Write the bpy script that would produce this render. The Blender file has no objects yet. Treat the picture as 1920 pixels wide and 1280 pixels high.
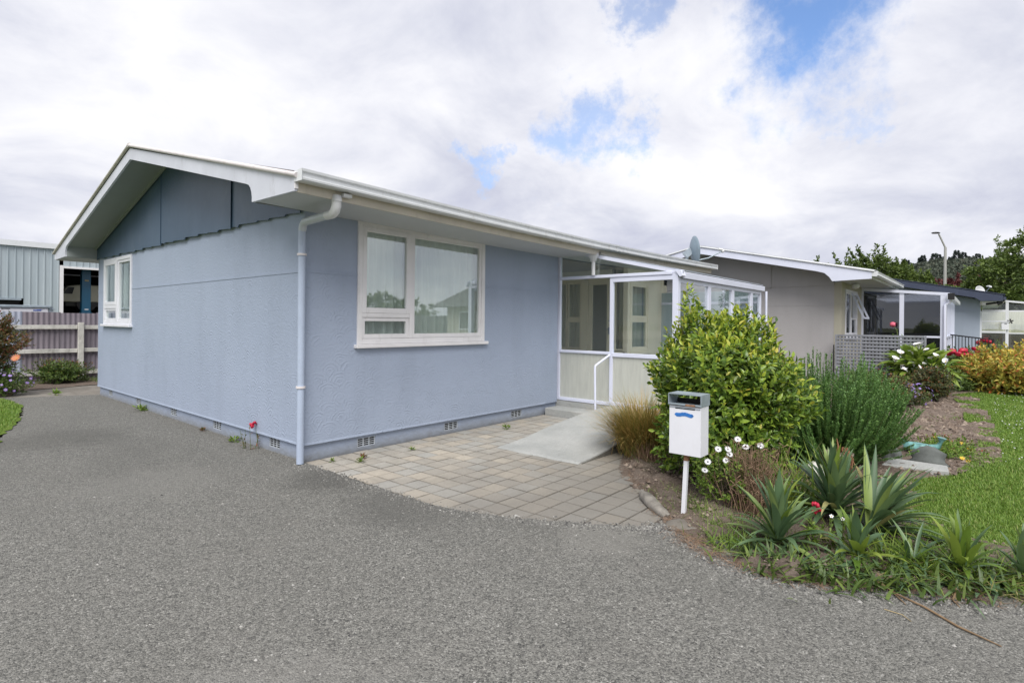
import bpy, bmesh, math, random
import numpy as np
from mathutils import Vector, Matrix

# ------------------------------------------------------------------ camera, world, sun, exposure
S = bpy.context.scene
rng = np.random.default_rng(7)
random.seed(7)
ROOT = bpy.data.collections.new('scene_objects'); S.collection.children.link(ROOT)
R = math.radians

cam_d = bpy.data.cameras.new('camera'); cam = bpy.data.objects.new('camera', cam_d); ROOT.objects.link(cam)
S.camera = cam
CAM = Vector((-3.0289, -5.4477, 1.5))
fwd = Vector((0.76158, 0.64807, 0)); right = Vector((0.64807, -0.76158, 0)); up = Vector((0, 0, 1))
roll = R(.55)
cx_ = right*math.cos(roll) + up*math.sin(roll); cy_ = -right*math.sin(roll) + up*math.cos(roll)
m = Matrix((cx_, cy_, -fwd)).transposed().to_4x4(); m.translation = CAM
cam.matrix_world = m
cam_d.sensor_width = 36; cam_d.lens = 36*1040/1920
cam_d.shift_y = -(640-604.5)/1920; cam_d.clip_end = 2000; cam_d.clip_start = .05

SUN_DIR = Vector((-.62, -.5, .95)).normalized()
W = bpy.data.worlds.new('World'); S.world = W; W.use_nodes = True
def N(nt, typ, **kw):
    n = nt.nodes.new(typ)
    for k, v in kw.items():
        if k in n.inputs.keys() if isinstance(k, str) else False: n.inputs[k].default_value = v
        else: setattr(n, k, v)
    return n
def build_world():
    nt = W.node_tree; nt.nodes.clear(); L = nt.links.new
    out = N(nt, 'ShaderNodeOutputWorld'); bg = N(nt, 'ShaderNodeBackground'); bg.inputs['Strength'].default_value = .1
    sky = N(nt, 'ShaderNodeTexSky', sky_type='NISHITA', sun_disc=False)
    sky.sun_elevation = math.asin(SUN_DIR.z); sky.sun_rotation = math.atan2(SUN_DIR.x, SUN_DIR.y)
    sky.air_density = 1.0; sky.dust_density = .6
    tc = N(nt, 'ShaderNodeTexCoord')
    sep = N(nt, 'ShaderNodeSeparateXYZ'); L(tc.outputs['Generated'], sep.inputs[0])
    def M(op, a, b=None, c=None, clamp=False):
        n = N(nt, 'ShaderNodeMath', operation=op, use_clamp=clamp)
        for i, v in enumerate((a, b, c)):
            if v is None: continue
            if isinstance(v, (int, float)): n.inputs[i].default_value = v
            else: L(v, n.inputs[i])
        return n.outputs[0]
    zz = M('ADD', M('MAXIMUM', sep.outputs[2], 0.0), .30)
    px = M('DIVIDE', sep.outputs[0], zz); py = M('DIVIDE', sep.outputs[1], zz)
    cmb = N(nt, 'ShaderNodeCombineXYZ'); L(px, cmb.inputs[0]); L(py, cmb.inputs[1])
    def noise(vec, scale, detail, rough, dist=0, off=(0, 0, 0)):
        mp = N(nt, 'ShaderNodeMapping'); mp.inputs['Location'].default_value = off; L(vec, mp.inputs[0])
        n = N(nt, 'ShaderNodeTexNoise'); L(mp.outputs[0], n.inputs['Vector'])
        n.inputs['Scale'].default_value = scale; n.inputs['Detail'].default_value = detail
        n.inputs['Roughness'].default_value = rough; n.inputs['Distortion'].default_value = dist
        return n.outputs['Fac']
    def ramp(v, a, b):
        n = N(nt, 'ShaderNodeMapRange', interpolation_type='SMOOTHSTEP'); L(v, n.inputs[0])
        n.inputs[1].default_value = a; n.inputs[2].default_value = b; return n.outputs[0]
    big = noise(cmb.outputs[0], 1.2, 9, .6, .4, (2.1, 4.0, 0))
    fine = noise(cmb.outputs[0], 2.3, 11, .60, .35, (7.3, 1.0, 0))
    grey = noise(cmb.outputs[0], 1.0, 6, .5, .2, (11.3, 6.0, 2))
    # gaps of blue between the clouds: soft direction lobes with ragged edges
    dn = N(nt, 'ShaderNodeTexNoise'); L(tc.outputs['Generated'], dn.inputs['Vector'])
    dn.inputs['Scale'].default_value = 7.5; dn.inputs['Detail'].default_value = 10; dn.inputs['Roughness'].default_value = .66
    vs = N(nt, 'ShaderNodeVectorMath', operation='SUBTRACT'); L(dn.outputs['Color'], vs.inputs[0]); vs.inputs[1].default_value = (.5, .5, .5)
    vsc = N(nt, 'ShaderNodeVectorMath', operation='SCALE'); L(vs.outputs[0], vsc.inputs[0]); vsc.inputs['Scale'].default_value = .34
    va = N(nt, 'ShaderNodeVectorMath', operation='ADD'); L(tc.outputs['Generated'], va.inputs[0]); L(vsc.outputs[0], va.inputs[1])
    gap = None
    for (pxx, pyy, rad, amp) in GAPS:
        x = (pxx-960)/1040; y = -(pyy-604.5)/1040
        d = (fwd + right*x + up*y).normalized()
        dt = N(nt, 'ShaderNodeVectorMath', operation='DISTANCE'); L(va.outputs[0], dt.inputs[0]); dt.inputs[1].default_value = d
        f = M('MULTIPLY', M('SUBTRACT', 1.0, ramp(dt.outputs['Value'], rad*.25, rad*1.45)), amp)
        gap = f if gap is None else M('MAXIMUM', gap, f)
    cov = M('ADD', M('MULTIPLY', big, .9), M('MULTIPLY', fine, .25))
    natural = M('SUBTRACT', 1.0, ramp(cov, .33, .47))          # few thin places elsewhere too
    gap = M('MAXIMUM', gap, M('MULTIPLY', natural, .35))
    tone = M('ADD', M('ADD', M('MULTIPLY', fine, .62), M('MULTIPLY', grey, .75)), .035)
    cr = N(nt, 'ShaderNodeValToRGB'); L(tone, cr.inputs[0])
    e = cr.color_ramp.elements
    e[0].position = .53; e[0].color = (.58, .60, .73, 1)
    e[1].position = .86; e[1].color = (1.0, 1.0, 1.03, 1)
    e2 = e.new(.65); e2.color = (.71, .73, .83, 1)
    e3 = e.new(.75); e3.color = (.86, .87, .94, 1)
    cs = N(nt, 'ShaderNodeVectorMath', operation='SCALE'); L(cr.outputs[0], cs.inputs[0]); cs.inputs['Scale'].default_value = 5.95
    mx = N(nt, 'ShaderNodeMix', data_type='RGBA'); L(gap, mx.inputs[0]); L(cs.outputs[0], mx.inputs[6])
    sk = N(nt, 'ShaderNodeVectorMath', operation='MULTIPLY'); L(sky.outputs[0], sk.inputs[0]); sk.inputs[1].default_value = (.85, 1.05, 1.30)
    L(sk.outputs[0], mx.inputs[7])
    L(mx.outputs[2], bg.inputs[0]); L(bg.outputs[0], out.inputs[0])
GAPS = [(1500, 40, .105, .95), (1425, 110, .05, .6), (1500, 120, .05, .6), (1060, 268, .055, .62), (1120, 235, .055, .62), (1190, 250, .050, .62), (885, 300, .03, .5), (1180, 30, .045, .6), (1590, 215, .03, .3)]
build_world()
sd = bpy.data.lights.new('sun', 'SUN'); sd.energy = 2.1; sd.angle = R(42); sd.color = (1, .965, .91)
so = bpy.data.objects.new('sun', sd); ROOT.objects.link(so); so.rotation_euler = SUN_DIR.to_track_quat('Z', 'Y').to_euler()
S.view_settings.view_transform = 'Standard'; S.view_settings.look = 'None'; S.view_settings.gamma = 1
S.view_settings.use_curve_mapping = False; S.view_settings.exposure = 0.78
S.render.engine = 'CYCLES'
S.cycles.max_bounces = 8; S.cycles.transparent_max_bounces = 16

# ------------------------------------------------------------------ materials
MATS = {}
def newmat(name):
    m = bpy.data.materials.new(name); m.use_nodes = True; nt = m.node_tree; nt.nodes.clear()
    MATS[name] = m
    return m, nt
class NB:
    def __init__(s, nt): s.nt = nt; s.L = nt.links.new
    def n(s, t, **k): return N(s.nt, t, **k)
    def m(s, op, a, b=None, clamp=False):
        n = N(s.nt, 'ShaderNodeMath', operation=op, use_clamp=clamp)
        for i, v in enumerate((a, b)):
            if v is None: continue
            if isinstance(v, (int, float)): n.inputs[i].default_value = v
            else: s.L(v, n.inputs[i])
        return n.outputs[0]
    def noise(s, scale, detail=4, rough=.55, vec=None, stretch=None, dist=0):
        n = s.n('ShaderNodeTexNoise'); n.inputs['Scale'].default_value = scale; n.inputs['Detail'].default_value = detail
        n.inputs['Roughness'].default_value = rough; n.inputs['Distortion'].default_value = dist
        v = vec or s.pos()
        if stretch:
            mp = s.n('ShaderNodeMapping'); mp.inputs['Scale'].default_value = stretch; s.L(v, mp.inputs[0]); v = mp.outputs[0]
        s.L(v, n.inputs['Vector']); return n.outputs['Fac']
    def pos(s):
        if not hasattr(s, '_p'): s._p = s.n('ShaderNodeTexCoord').outputs['Object']
        return s._p
    def rng(s, v, a, b, c=0, d=1, smooth=False):
        n = s.n('ShaderNodeMapRange'); s.L(v, n.inputs[0])
        if smooth: n.interpolation_type = 'SMOOTHSTEP'
        for i, x in zip((1, 2, 3, 4), (a, b, c, d)): n.inputs[i].default_value = x
        return n.outputs[0]
    def mix(s, f, a, b):
        n = s.n('ShaderNodeMix', data_type='RGBA')
        for i, v in ((0, f), (6, a), (7, b)):
            if isinstance(v, (int, float)): n.inputs[i].default_value = v
            elif isinstance(v, tuple): n.inputs[i].default_value = (*v[:3], 1)
            else: s.L(v, n.inputs[i])
        return n.outputs[2]
    def ramp(s, v, stops):
        n = s.n('ShaderNodeValToRGB'); s.L(v, n.inputs[0]); e = n.color_ramp.elements
        e[0].position = stops[0][0]; e[0].color = (*stops[0][1], 1); e[1].position = stops[-1][0]; e[1].color = (*stops[-1][1], 1)
        for p, c in stops[1:-1]: x = e.new(p); x.color = (*c, 1)
        return n.outputs[0]
    def finish(s, color, rough=.6, metal=0, height=None, dist=.01, strength=1, spec=.5, trans=None):
        p = s.n('ShaderNodeBsdfPrincipled'); out = s.n('ShaderNodeOutputMaterial')
        if isinstance(color, tuple): p.inputs['Base Color'].default_value = (*color[:3], 1)
        else: s.L(color, p.inputs['Base Color'])
        if isinstance(rough, (int, float)): p.inputs['Roughness'].default_value = rough
        else: s.L(rough, p.inputs['Roughness'])
        p.inputs['Metallic'].default_value = metal; p.inputs['Specular IOR Level'].default_value = spec
        if height is not None:
            b = s.n('ShaderNodeBump'); b.inputs['Distance'].default_value = dist; b.inputs['Strength'].default_value = strength
            s.L(height, b.inputs['Height']); s.L(b.outputs[0], p.inputs['Normal'])
        sh = p.outputs[0]
        if trans:
            t = s.n('ShaderNodeBsdfTranslucent'); mx = s.n('ShaderNodeMixShader'); mx.inputs[0].default_value = trans
            if isinstance(color, tuple): t.inputs[0].default_value = (*color[:3], 1)
            else: s.L(color, t.inputs[0])
            s.L(sh, mx.inputs[1]); s.L(t.outputs[0], mx.inputs[2]); sh = mx.outputs[0]
        s.L(sh, out.inputs[0])
def paint(name, c, rough=.45, var=.12, scale=2.5, grime=.0, bump=.0, metal=0, spec=.5, gc=(.16, .14, .11)):
    m, nt = newmat(name); b = NB(nt)
    n1 = b.noise(scale, 6, .6); d = tuple(x*(1-var) for x in c); l = tuple(min(1, x*(1+var*.6)) for x in c)
    col = b.mix(b.rng(n1, .3, .7), d, l)
    if grime:
        g = b.noise(9, 8, .7, stretch=(1, 1, .35)); col = b.mix(b.rng(g, .56, .78, 0, grime), col, gc)
    b.finish(col, b.rng(n1, .3, .7, rough*.85, min(1, rough*1.15)), metal, b.noise(60, 3) if bump else None, .002, bump, spec)
    return m
paint('white_paint', (.74, .75, .80), .4, .06, 2, .25)
paint('warm_white_paint', (.76, .75, .76), .42, .08, 3, .25)
paint('cream_paint', (.80, .76, .60), .45, .07, 2, .15)
paint('fascia_paint', (.60, .55, .46), .45, .10, 3, .3)
paint('barge_paint', (.60, .62, .69), .5, .10, 2.5, .45)
paint('gutter_white', (.68, .70, .72), .3, .08, 2, .4, gc=(.3, .28, .22))
paint('roll_edge', (.50, .48, .43), .6, .2, 6, .9)
paint('soffit_paint', (.50, .52, .53), .6, .06, 1.2, .1)
paint('gable_soffit_shaded', (.25, .275, .27), .6, .10, 1.2, .25, gc=(.2, .2, .14))  # soffit grey, darkened so the colour carries the shade under the verge
paint('aluminium_white', (.70, .73, .86), .32, .05, 2, .1)
paint('pipe_paint', (.42, .49, .62), .35, .08, 3, .1)
paint('pipe_grey', (.52, .56, .60), .35, .08, 3, .1)
paint('bracket_white', (.70, .66, .66), .5, .1, 8, .6, gc=(.3, .16, .1))
paint('dark_hole', (.012, .012, .013), .8, .1)
paint('interior_wall', (.32, .29, .24), .8, .1)
paint('interior_floor', (.10, .08, .07), .8, .1)
paint('dark_interior', (.05, .048, .045), .8, .1)
paint('navy_paint', (.050, .062, .105), .4, .1, 2, .1)
paint('black_metal', (.012, .012, .014), .4, .1)
paint('ramp_side_concrete', (.14, .135, .12), .95, .35, 9, .5, 1)
paint('joint_dirt', (.06, .05, .04), 1, .3, 8)
paint('log_wood', (.26, .24, .21), .9, .4, 12, .6, 1, gc=(.07, .05, .04))
paint('weathered_white', (.58, .57, .53), .8, .25, 7, .95, .5, gc=(.10, .08, .06))
paint('grey_timber', (.25, .26, .29), .85, .25, 6, .5, .5)
paint('hoist_blue', (.012, .085, .16), .4, .1)
paint('van_white', (.55, .52, .42), .35, .05)
paint('trailer_white', (.70, .70, .76), .4, .05)
paint('galvanised', (.36, .42, .47), .42, .2, 9, .25, .2, .35)
paint('mailbox_white', (.74, .75, .80), .38, .05, 3, .12, gc=(.35, .3, .25))
paint('mailbox_blue', (.03, .17, .52), .5, .3, 30)
paint('dish_grey', (.19, .25, .30), .5, .1, 5, .2)
paint('plastic_white', (.68, .69, .70), .4, .05)
paint('rock', (.12, .13, .125), .9, .4, 8, .6, 1, gc=(.09, .10, .07))
paint('rock_white', (.60, .59, .55), .9, .25, 10, .5, 1)
paint('turquoise_glaze', (.16, .36, .35), .25, .6, 25, .4, .6, gc=(.55, .6, .6))
paint('terracotta_grey', (.22, .19, .14), .7, .2, 6, .4, .4)
paint('root_brown', (.28, .13, .07), .8, .3, 20)
paint('bark', (.11, .085, .06), .9, .4, 8, 0, 1)
paint('stem_green', (.13, .17, .05), .6, .3, 20)
paint('dry_stem', (.26, .17, .11), .8, .45, 25)
paint('straw', (.38, .30, .16), .8, .4, 15)
paint('stick', (.24, .16, .09), .8, .3, 15)
paint('petal_white', (.80, .79, .82), .5, .05)
paint('petal_red', (.50, .015, .05), .5, .3, 20)
paint('petal_pink', (.72, .14, .22), .5, .2, 20)
paint('petal_peach', (.80, .33, .18), .5, .25, 30)
paint('petal_yellow', (.75, .50, .04), .5, .2, 20)
paint('petal_purple', (.32, .22, .60), .5, .25, 20)
paint('flower_centre', (.10, .08, .16), .7, .2, 20)
paint('street_lamp_metal', (.38, .38, .36), .5, .1)
paint('stucco_grey', (.29, .275, .265), .8, .05, 1.5, .0)
paint('render_cream', (.42, .40, .32), .8, .06, 2)
paint('hill_soil', (.06, .075, .055), .9, .3, .05)
paint('house_far_wall', (.55, .56, .55), .8, .06, 1)
paint('house_far_roof', (.20, .20, .21), .6, .1, 1)
paint('tub_navy', (.03, .04, .09), .5, .1)
paint('tub_yellow', (.65, .42, .02), .5, .1)
paint('screen_steel', (.50, .52, .55), .35, .1, 3, .2, 0, .2)
paint('text_dark', (.03, .03, .035), .6, .05)
paint('text_blue', (.03, .09, .4), .6, .05)

def stucco(name, base, dark, amp=1.0, fan=True):
    m, nt = newmat(name); b = NB(nt)
    sep = b.n('ShaderNodeSeparateXYZ'); b.L(b.pos(), sep.inputs[0])
    wob = b.noise(3.2, 5, .6); wob2 = b.noise(4.1, 5, .6, stretch=(1, 1, 1.7))
    u = b.m('ADD', b.m('ADD', sep.outputs[0], sep.outputs[1]), b.m('MULTIPLY', b.m('SUBTRACT', wob, .5), .17))
    v = b.m('ADD', sep.outputs[2], b.m('MULTIPLY', b.m('SUBTRACT', wob2, .5), .12))
    w, rh = .27, .105
    vv = b.m('DIVIDE', v, rh); r_ = b.m('FLOOR', vv)
    uu = b.m('ADD', b.m('DIVIDE', u, w), b.m('MULTIPLY', r_, .5))
    fx = b.m('MULTIPLY', b.m('SUBTRACT', b.m('FRACT', uu), .5), w)
    fy = b.m('MULTIPLY', b.m('FRACT', vv), rh)
    d = b.m('SQRT', b.m('ADD', b.m('MULTIPLY', fx, fx), b.m('MULTIPLY', b.m('MULTIPLY', fy, fy), 1.25)))
    t = b.m('FRACT', b.m('DIVIDE', d, .040))
    rid = b.m('POWER', b.m('SUBTRACT', 1.0, b.m('ABSOLUTE', b.m('SUBTRACT', b.m('MULTIPLY', t, 2.0), 1.0))), 3.0)
    mask = b.m('MULTIPLY', b.rng(b.noise(6.5, 4, .6), .36, .64, .0, 1), b.rng(b.noise(1.3, 3, .5), .35, .6, .35, 1))
    top = b.rng(sep.outputs[2], 2.0, 2.03, 1, .45) if fan else 1
    rid = b.m('MULTIPLY', b.m('MULTIPLY', rid, mask), top)
    fn = b.noise(45, 5, .7); fn2 = b.noise(14, 4, .6, stretch=(1, 1, 2.2))
    h = b.m('ADD', b.m('MULTIPLY', rid, .8 if fan else .35), b.m('ADD', b.m('MULTIPLY', fn, .45), b.m('MULTIPLY', fn2, .7)))
    big = b.noise(.9, 5, .6)
    streak = b.noise(2.4, 6, .65, stretch=(1, 1, .25))
    col = b.mix(b.rng(big, .3, .7), dark, base)
    col = b.mix(b.rng(streak, .48, .78, 0, .30), col, tuple(x*.70 for x in base))
    pat = b.noise(5.5, 7, .7); col = b.mix(b.rng(pat, .58, .75, 0, .22), col, tuple(min(1, x*1.22) for x in base))
    low = b.rng(b.m('ADD', sep.outputs[2], b.m('MULTIPLY', b.m('SUBTRACT', fn2, .5), .12)), .0, .13, .75, 0)
    col = b.mix(low, col, (.17, .165, .15))
    b.finish(col, .78, 0, h, .0065*amp, 1, .35)
    return m
stucco('stucco_blue', (.355, .413, .524), (.328, .384, .490), .75)
stucco('plinth_blue', (.37, .43, .545), (.33, .385, .49), .5, False)
stucco('stucco_greige', (.43, .418, .42), (.41, .398, .40), .55, False)
stucco('stucco_paleblue', (.40, .46, .56), (.38, .43, .53), .4, False)

def mk_misc():
    m, nt = newmat('gable_panel_blue'); b = NB(nt)
    n1 = b.noise(1.6, 6, .6, stretch=(1, 1, .35)); n2 = b.noise(3, 5, .6)
    col = b.mix(b.rng(n1, .3, .72), (.030, .070, .118), (.062, .108, .168))
    col = b.mix(b.rng(n2, .55, .75, 0, .3), col, (.13, .17, .21))
    b.finish(col, .42, 0, n2, .003, .4)
    # asphalt of coarse grey chips
    m, nt = newmat('chip_seal'); b = NB(nt)
    v = b.n('ShaderNodeTexVoronoi'); v.inputs['Scale'].default_value = 150; b.L(b.pos(), v.inputs['Vector'])
    v2 = b.n('ShaderNodeTexVoronoi'); v2.inputs['Scale'].default_value = 72; b.L(b.pos(), v2.inputs['Vector'])
    sp = b.n('ShaderNodeSeparateColor'); b.L(v.outputs['Color'], sp.inputs[0])
    sp2 = b.n('ShaderNodeSeparateColor'); b.L(v2.outputs['Color'], sp2.inputs[0])
    k = b.m('ADD', b.m('MULTIPLY', sp.outputs[0], .62), b.m('MULTIPLY', sp2.outputs[0], .38))
    col = b.ramp(k, [(.10, (.068, .068, .064)), (.35, (.142, .140, .128)), (.60, (.210, .206, .187)), (.85, (.285, .28, .256)), (.97, (.42, .41, .385))])
    big = b.noise(.55, 6, .62); mid = b.noise(3.5, 5, .6)
    col = b.mix(b.rng(big, .38, .66, 0, .30), col, (.155, .15, .135))
    col = b.mix(b.rng(mid, .52, .74, 0, .3), col, (.22, .21, .19))
    tk = b.noise(.8, 5, .6, stretch=(1, .25, 1)); col = b.mix(b.rng(tk, .50, .68, 0, .35), col, (.105, .104, .095))
    def spot(x, y, r_, c_, amt):
        dd = b.n('ShaderNodeVectorMath', operation='DISTANCE'); b.L(b.pos(), dd.inputs[0]); dd.inputs[1].default_value = (x, y, .012)
        q = b.m('ADD', dd.outputs['Value'], b.m('MULTIPLY', b.m('SUBTRACT', b.noise(6, 6, .7), .5), r_*1.3))
        return b.mix(b.rng(q, r_*.35, r_, amt, 0, True), col, c_)
    col = spot(.28, -3.45, .42, (.29, .28, .255), .35); col = spot(-.12, -.75, .55, (.085, .083, .076), .55); col = spot(-.15, -1.9, .7, (.10, .098, .09), .5)
    col = spot(-2.2, -3.6, .9, (.25, .243, .225), .5); col = spot(-1.4, 3.2, .9, (.105, .103, .093), .5); col = spot(-1.3, .3, .8, (.235, .23, .21), .4)
    edge = b.m('ADD', b.m('MULTIPLY', v.outputs['Distance'], -1.0), b.m('MULTIPLY', v2.outputs['Distance'], -.5))
    b.finish(col, .85, 0, b.m('ADD', edge, b.m('MULTIPLY', b.noise(200, 2), .4)), .006, 1, .3)
    # pavers
    for pname in ('paver_concrete', 'paver_concrete_plain'):
        m, nt = newmat(pname); b = NB(nt)
        oi = b.n('ShaderNodeObjectInfo'); gp = b.n('ShaderNodeNewGeometry').outputs['Position']
        n1 = b.noise(1.1, 6, .6, vec=gp); n2 = b.noise(55, 4, .7, vec=gp); n3 = b.noise(3.5, 6, .65, vec=gp)
        base = b.ramp(oi.outputs['Random'], [(0, (.38, .35, .305)), (.3, (.43, .40, .35)), (.55, (.40, .39, .36)), (.8, (.44, .395, .33)), (1, (.50, .45, .375))])
        sx = b.n('ShaderNodeSeparateXYZ'); b.L(gp, sx.inputs[0])
        # the paving is cleaner near the house and grimier out by the garden edge
        g = b.rng(b.m('ADD', sx.outputs[1], b.m('MULTIPLY', b.m('SUBTRACT', n1, .5), 1.8)), -.9, -2.6)
        col = b.mix(b.m('MULTIPLY', g, .70), base, (.165, .155, .14))
        col = b.mix(b.rng(n3, .48, .7, 0, .4), col, (.20, .19, .17))
        col = b.mix(b.rng(n2, .3, .75, 0, .3), col, (.14, .13, .11))
        if pname == 'paver_concrete':      # dirt gathered along the edges of each paver
            so = b.n('ShaderNodeSeparateXYZ'); b.L(b.pos(), so.inputs[0])
            ed_ = b.m('MAXIMUM', b.m('ABSOLUTE', so.outputs[0]), b.m('ABSOLUTE', so.outputs[1]))
            ed_ = b.m('ADD', ed_, b.m('MULTIPLY', b.m('SUBTRACT', b.noise(30, 4, .7, vec=gp), .5), .012))
            col = b.mix(b.m('MULTIPLY', b.rng(ed_, .084, .094, 0, .62, True), b.rng(n3, .35, .6, .45, 1)), col, (.12, .11, .095))
        b.finish(col, .85, 0, n2, .002, .7, .3)
    m, nt = newmat('concrete'); b = NB(nt)
    n1 = b.noise(2.2, 7, .65); n2 = b.noise(38, 6, .75); n3 = b.noise(16, 6, .7, stretch=(.35, 1.3, 1))
    col = b.mix(b.rng(n1, .35, .7), (.36, .37, .36), (.47, .475, .46)); col = b.mix(b.rng(n3, .5, .75, 0, .4), col, (.32, .325, .32))
    col = b.mix(b.rng(n2, .52, .7, 0, .35), col, (.22, .225, .21))
    b.finish(col, .92, 0, b.m('ADD', n2, b.m('MULTIPLY', n3, 1.0)), .010, 1, .15)
    m, nt = newmat('old_concrete'); b = NB(nt)
    n1 = b.noise(1.6, 8, .7); n2 = b.noise(50, 4, .7); n3 = b.noise(6, 6, .7)
    col = b.mix(b.rng(n1, .35, .65), (.16, .145, .125), (.29, .27, .24)); col = b.mix(b.rng(n3, .5, .7, 0, .6), col, (.11, .10, .08))
    b.finish(col, .95, 0, b.m('ADD', n2, n3), .006, 1, .2)
    m, nt = newmat('soil'); b = NB(nt)
    n1 = b.noise(3, 7, .7); n2 = b.noise(35, 6, .75); n3 = b.noise(120, 3, .7)
    col = b.mix(b.rng(n1, .3, .7), (.17, .13, .105), (.30, .245, .205)); col = b.mix(b.rng(n2, .5, .72, 0, .75), col, (.07, .05, .04))
    b.finish(col, 1, 0, b.m('ADD', n2, b.m('MULTIPLY', n3, .4)), .03, 1, .1)
    m, nt = newmat('lawn_ground'); b = NB(nt)
    n1 = b.noise(1.5, 7, .7); n2 = b.noise(60, 5, .8)
    col = b.mix(b.rng(n1, .35, .65), (.12, .19, .035), (.18, .26, .05)); col = b.mix(b.rng(n2, .4, .7, 0, .6), col, (.045, .075, .015))
    b.finish(col, 1, 0, n2, .02, 1, .1)
    m, nt = newmat('ground_far'); b = NB(nt)
    n1 = b.noise(.12, 7, .7)
    b.finish(b.mix(b.rng(n1, .4, .6), (.07, .10, .03), (.13, .13, .06)), 1)
    # textile
    m, nt = newmat('sheer_curtain'); b = NB(nt)
    n1 = b.noise(5, 5, .6, stretch=(6, 6, .3))
    col = b.mix(b.rng(n1, .3, .7), (.78, .84, .81), (.92, .96, .93))
    b.finish(col, .9, trans=.15)
    m, nt = newmat('cream_curtain'); b = NB(nt)
    n1 = b.noise(5, 5, .6, stretch=(6, 6, .3))
    b.finish(b.mix(b.rng(n1, .3, .7), (.70, .67, .54), (.86, .83, .70)), .9, trans=.3)
    # window glass
    def glass(name, tint, boost, ior=1.52, base=0.0):
        m, nt = newmat(name); b = NB(nt)
        fr = b.n('ShaderNodeFresnel'); b.L(b.rng(b.n('ShaderNodeNewGeometry').outputs['Backfacing'], 0, 1, ior, 1/ior), fr.inputs[0])
        t = b.n('ShaderNodeBsdfTransparent'); t.inputs[0].default_value = (*tint, 1)
        g = b.n('ShaderNodeBsdfGlossy'); g.inputs['Roughness'].default_value = .004; g.inputs[0].default_value = (.93, .96, .97, 1)
        bm_ = b.n('ShaderNodeBump'); bm_.inputs['Distance'].default_value = .002; bm_.inputs['Strength'].default_value = .12
        b.L(b.noise(2.2, 2, .4), bm_.inputs['Height']); b.L(bm_.outputs[0], g.inputs['Normal'])
        f = b.m('ADD', b.m('MULTIPLY', fr.outputs[0], boost), base, clamp=True)
        mx = b.n('ShaderNodeMixShader'); b.L(f, mx.inputs[0]); b.L(t.outputs[0], mx.inputs[1]); b.L(g.outputs[0], mx.inputs[2])
        o = b.n('ShaderNodeOutputMaterial'); b.L(mx.outputs[0], o.inputs[0])
    glass('window_glass', (.95, .98, .96), 1.4, base=.12)
    glass('porch_glass', (.97, .98, .97), 1.0)
    glass('tinted_glass', (.42, .43, .47), 1.1, base=.03)
    m, nt = newmat('ribbed_glass'); b = NB(nt)
    n1 = b.noise(26, 4, .6, stretch=(1, 1, .12)); n2 = b.noise(9, 4, .6, stretch=(1, 1, .2))
    col = b.mix(b.rng(n1, .3, .7), (.70, .71, .66), (.80, .81, .75))
    b.finish(col, .22, 0, b.m('ADD', n1, n2), .006, .7, .5, trans=.45)
    m, nt = newmat('frosted_panel'); b = NB(nt)
    n1 = b.noise(7, 4, .6, stretch=(1, 1, .12))
    b.finish(b.mix(b.rng(n1, .3, .7), (.42, .52, .55), (.58, .66, .68)), .35, 0, trans=.45)
    m, nt = newmat('roof_plastic'); b = NB(nt)
    tr_ = b.n('ShaderNodeBsdfTransparent'); tr_.inputs[0].default_value = (.86, .89, .90, 1); df = b.n('ShaderNodeBsdfTranslucent'); df.inputs[0].default_value = (.8, .82, .84, 1)
    mx = b.n('ShaderNodeMixShader'); mx.inputs[0].default_value = .4; b.L(tr_.outputs[0], mx.inputs[1]); b.L(df.outputs[0], mx.inputs[2]); o = b.n('ShaderNodeOutputMaterial'); b.L(mx.outputs[0], o.inputs[0])
    m, nt = newmat('roof_iron'); b = NB(nt)
    n1 = b.noise(3, 5, .6)
    b.finish(b.mix(b.rng(n1, .3, .7), (.48, .49, .50), (.62, .63, .64)), .5, .1)
    m, nt = newmat('fence_iron_purple'); b = NB(nt)
    n1 = b.noise(2, 6, .65, stretch=(2, 2, .4)); oi = b.n('ShaderNodeObjectInfo')
    col = b.mix(b.rng(n1, .3, .7), (.165, .145, .172), (.250, .222, .258)); col = b.mix(b.m('MULTIPLY', oi.outputs['Random'], .35), col, (.22, .185, .20))
    b.finish(col, .6)
    m, nt = newmat('fence_iron_blue'); b = NB(nt)
    n1 = b.noise(2, 6, .65, stretch=(2, 2, .4))
    b.finish(b.mix(b.rng(n1, .3, .7), (.30, .33, .42), (.42, .45, .53)), .6)
    m, nt = newmat('shed_iron'); b = NB(nt)
    n1 = b.noise(1.2, 6, .65, stretch=(2, 2, .3))
    b.finish(b.mix(b.rng(n1, .3, .7), (.33, .39, .425), (.42, .475, .505)), .5)
    # grass and leaves
def leafmat(name, stops, rough=.45, trans=.25, spec=.5, objr=True):
    m, nt = newmat(name); b = NB(nt)
    g = b.n('ShaderNodeNewGeometry'); r_ = g.outputs['Random Per Island']
    if objr:
        oi = b.n('ShaderNodeObjectInfo'); r_ = b.m('FRACT', b.m('ADD', r_, oi.outputs['Random']))
    col = b.ramp(r_, stops)
    b.finish(col, rough, 0, None, spec=spec, trans=trans)
mk_misc()
leafmat('leaf_bush', [(0, (.055, .11, .018)), (.35, (.12, .21, .03)), (.75, (.21, .32, .04)), (1, (.32, .42, .06))], .32, .22)
leafmat('leaf_bush_new', [(0, (.27, .37, .035)), (.6, (.42, .50, .055)), (1, (.52, .46, .08))], .38, .3)
leafmat('leaf_rosemary', [(0, (.075, .17, .042)), (.5, (.135, .27, .065)), (1, (.24, .40, .11))], .5, .2)
leafmat('leaf_yucca', [(0, (.075, .135, .065)), (.5, (.115, .19, .09)), (.85, (.17, .25, .10)), (1, (.25, .33, .09))], .42, .15)
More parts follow.
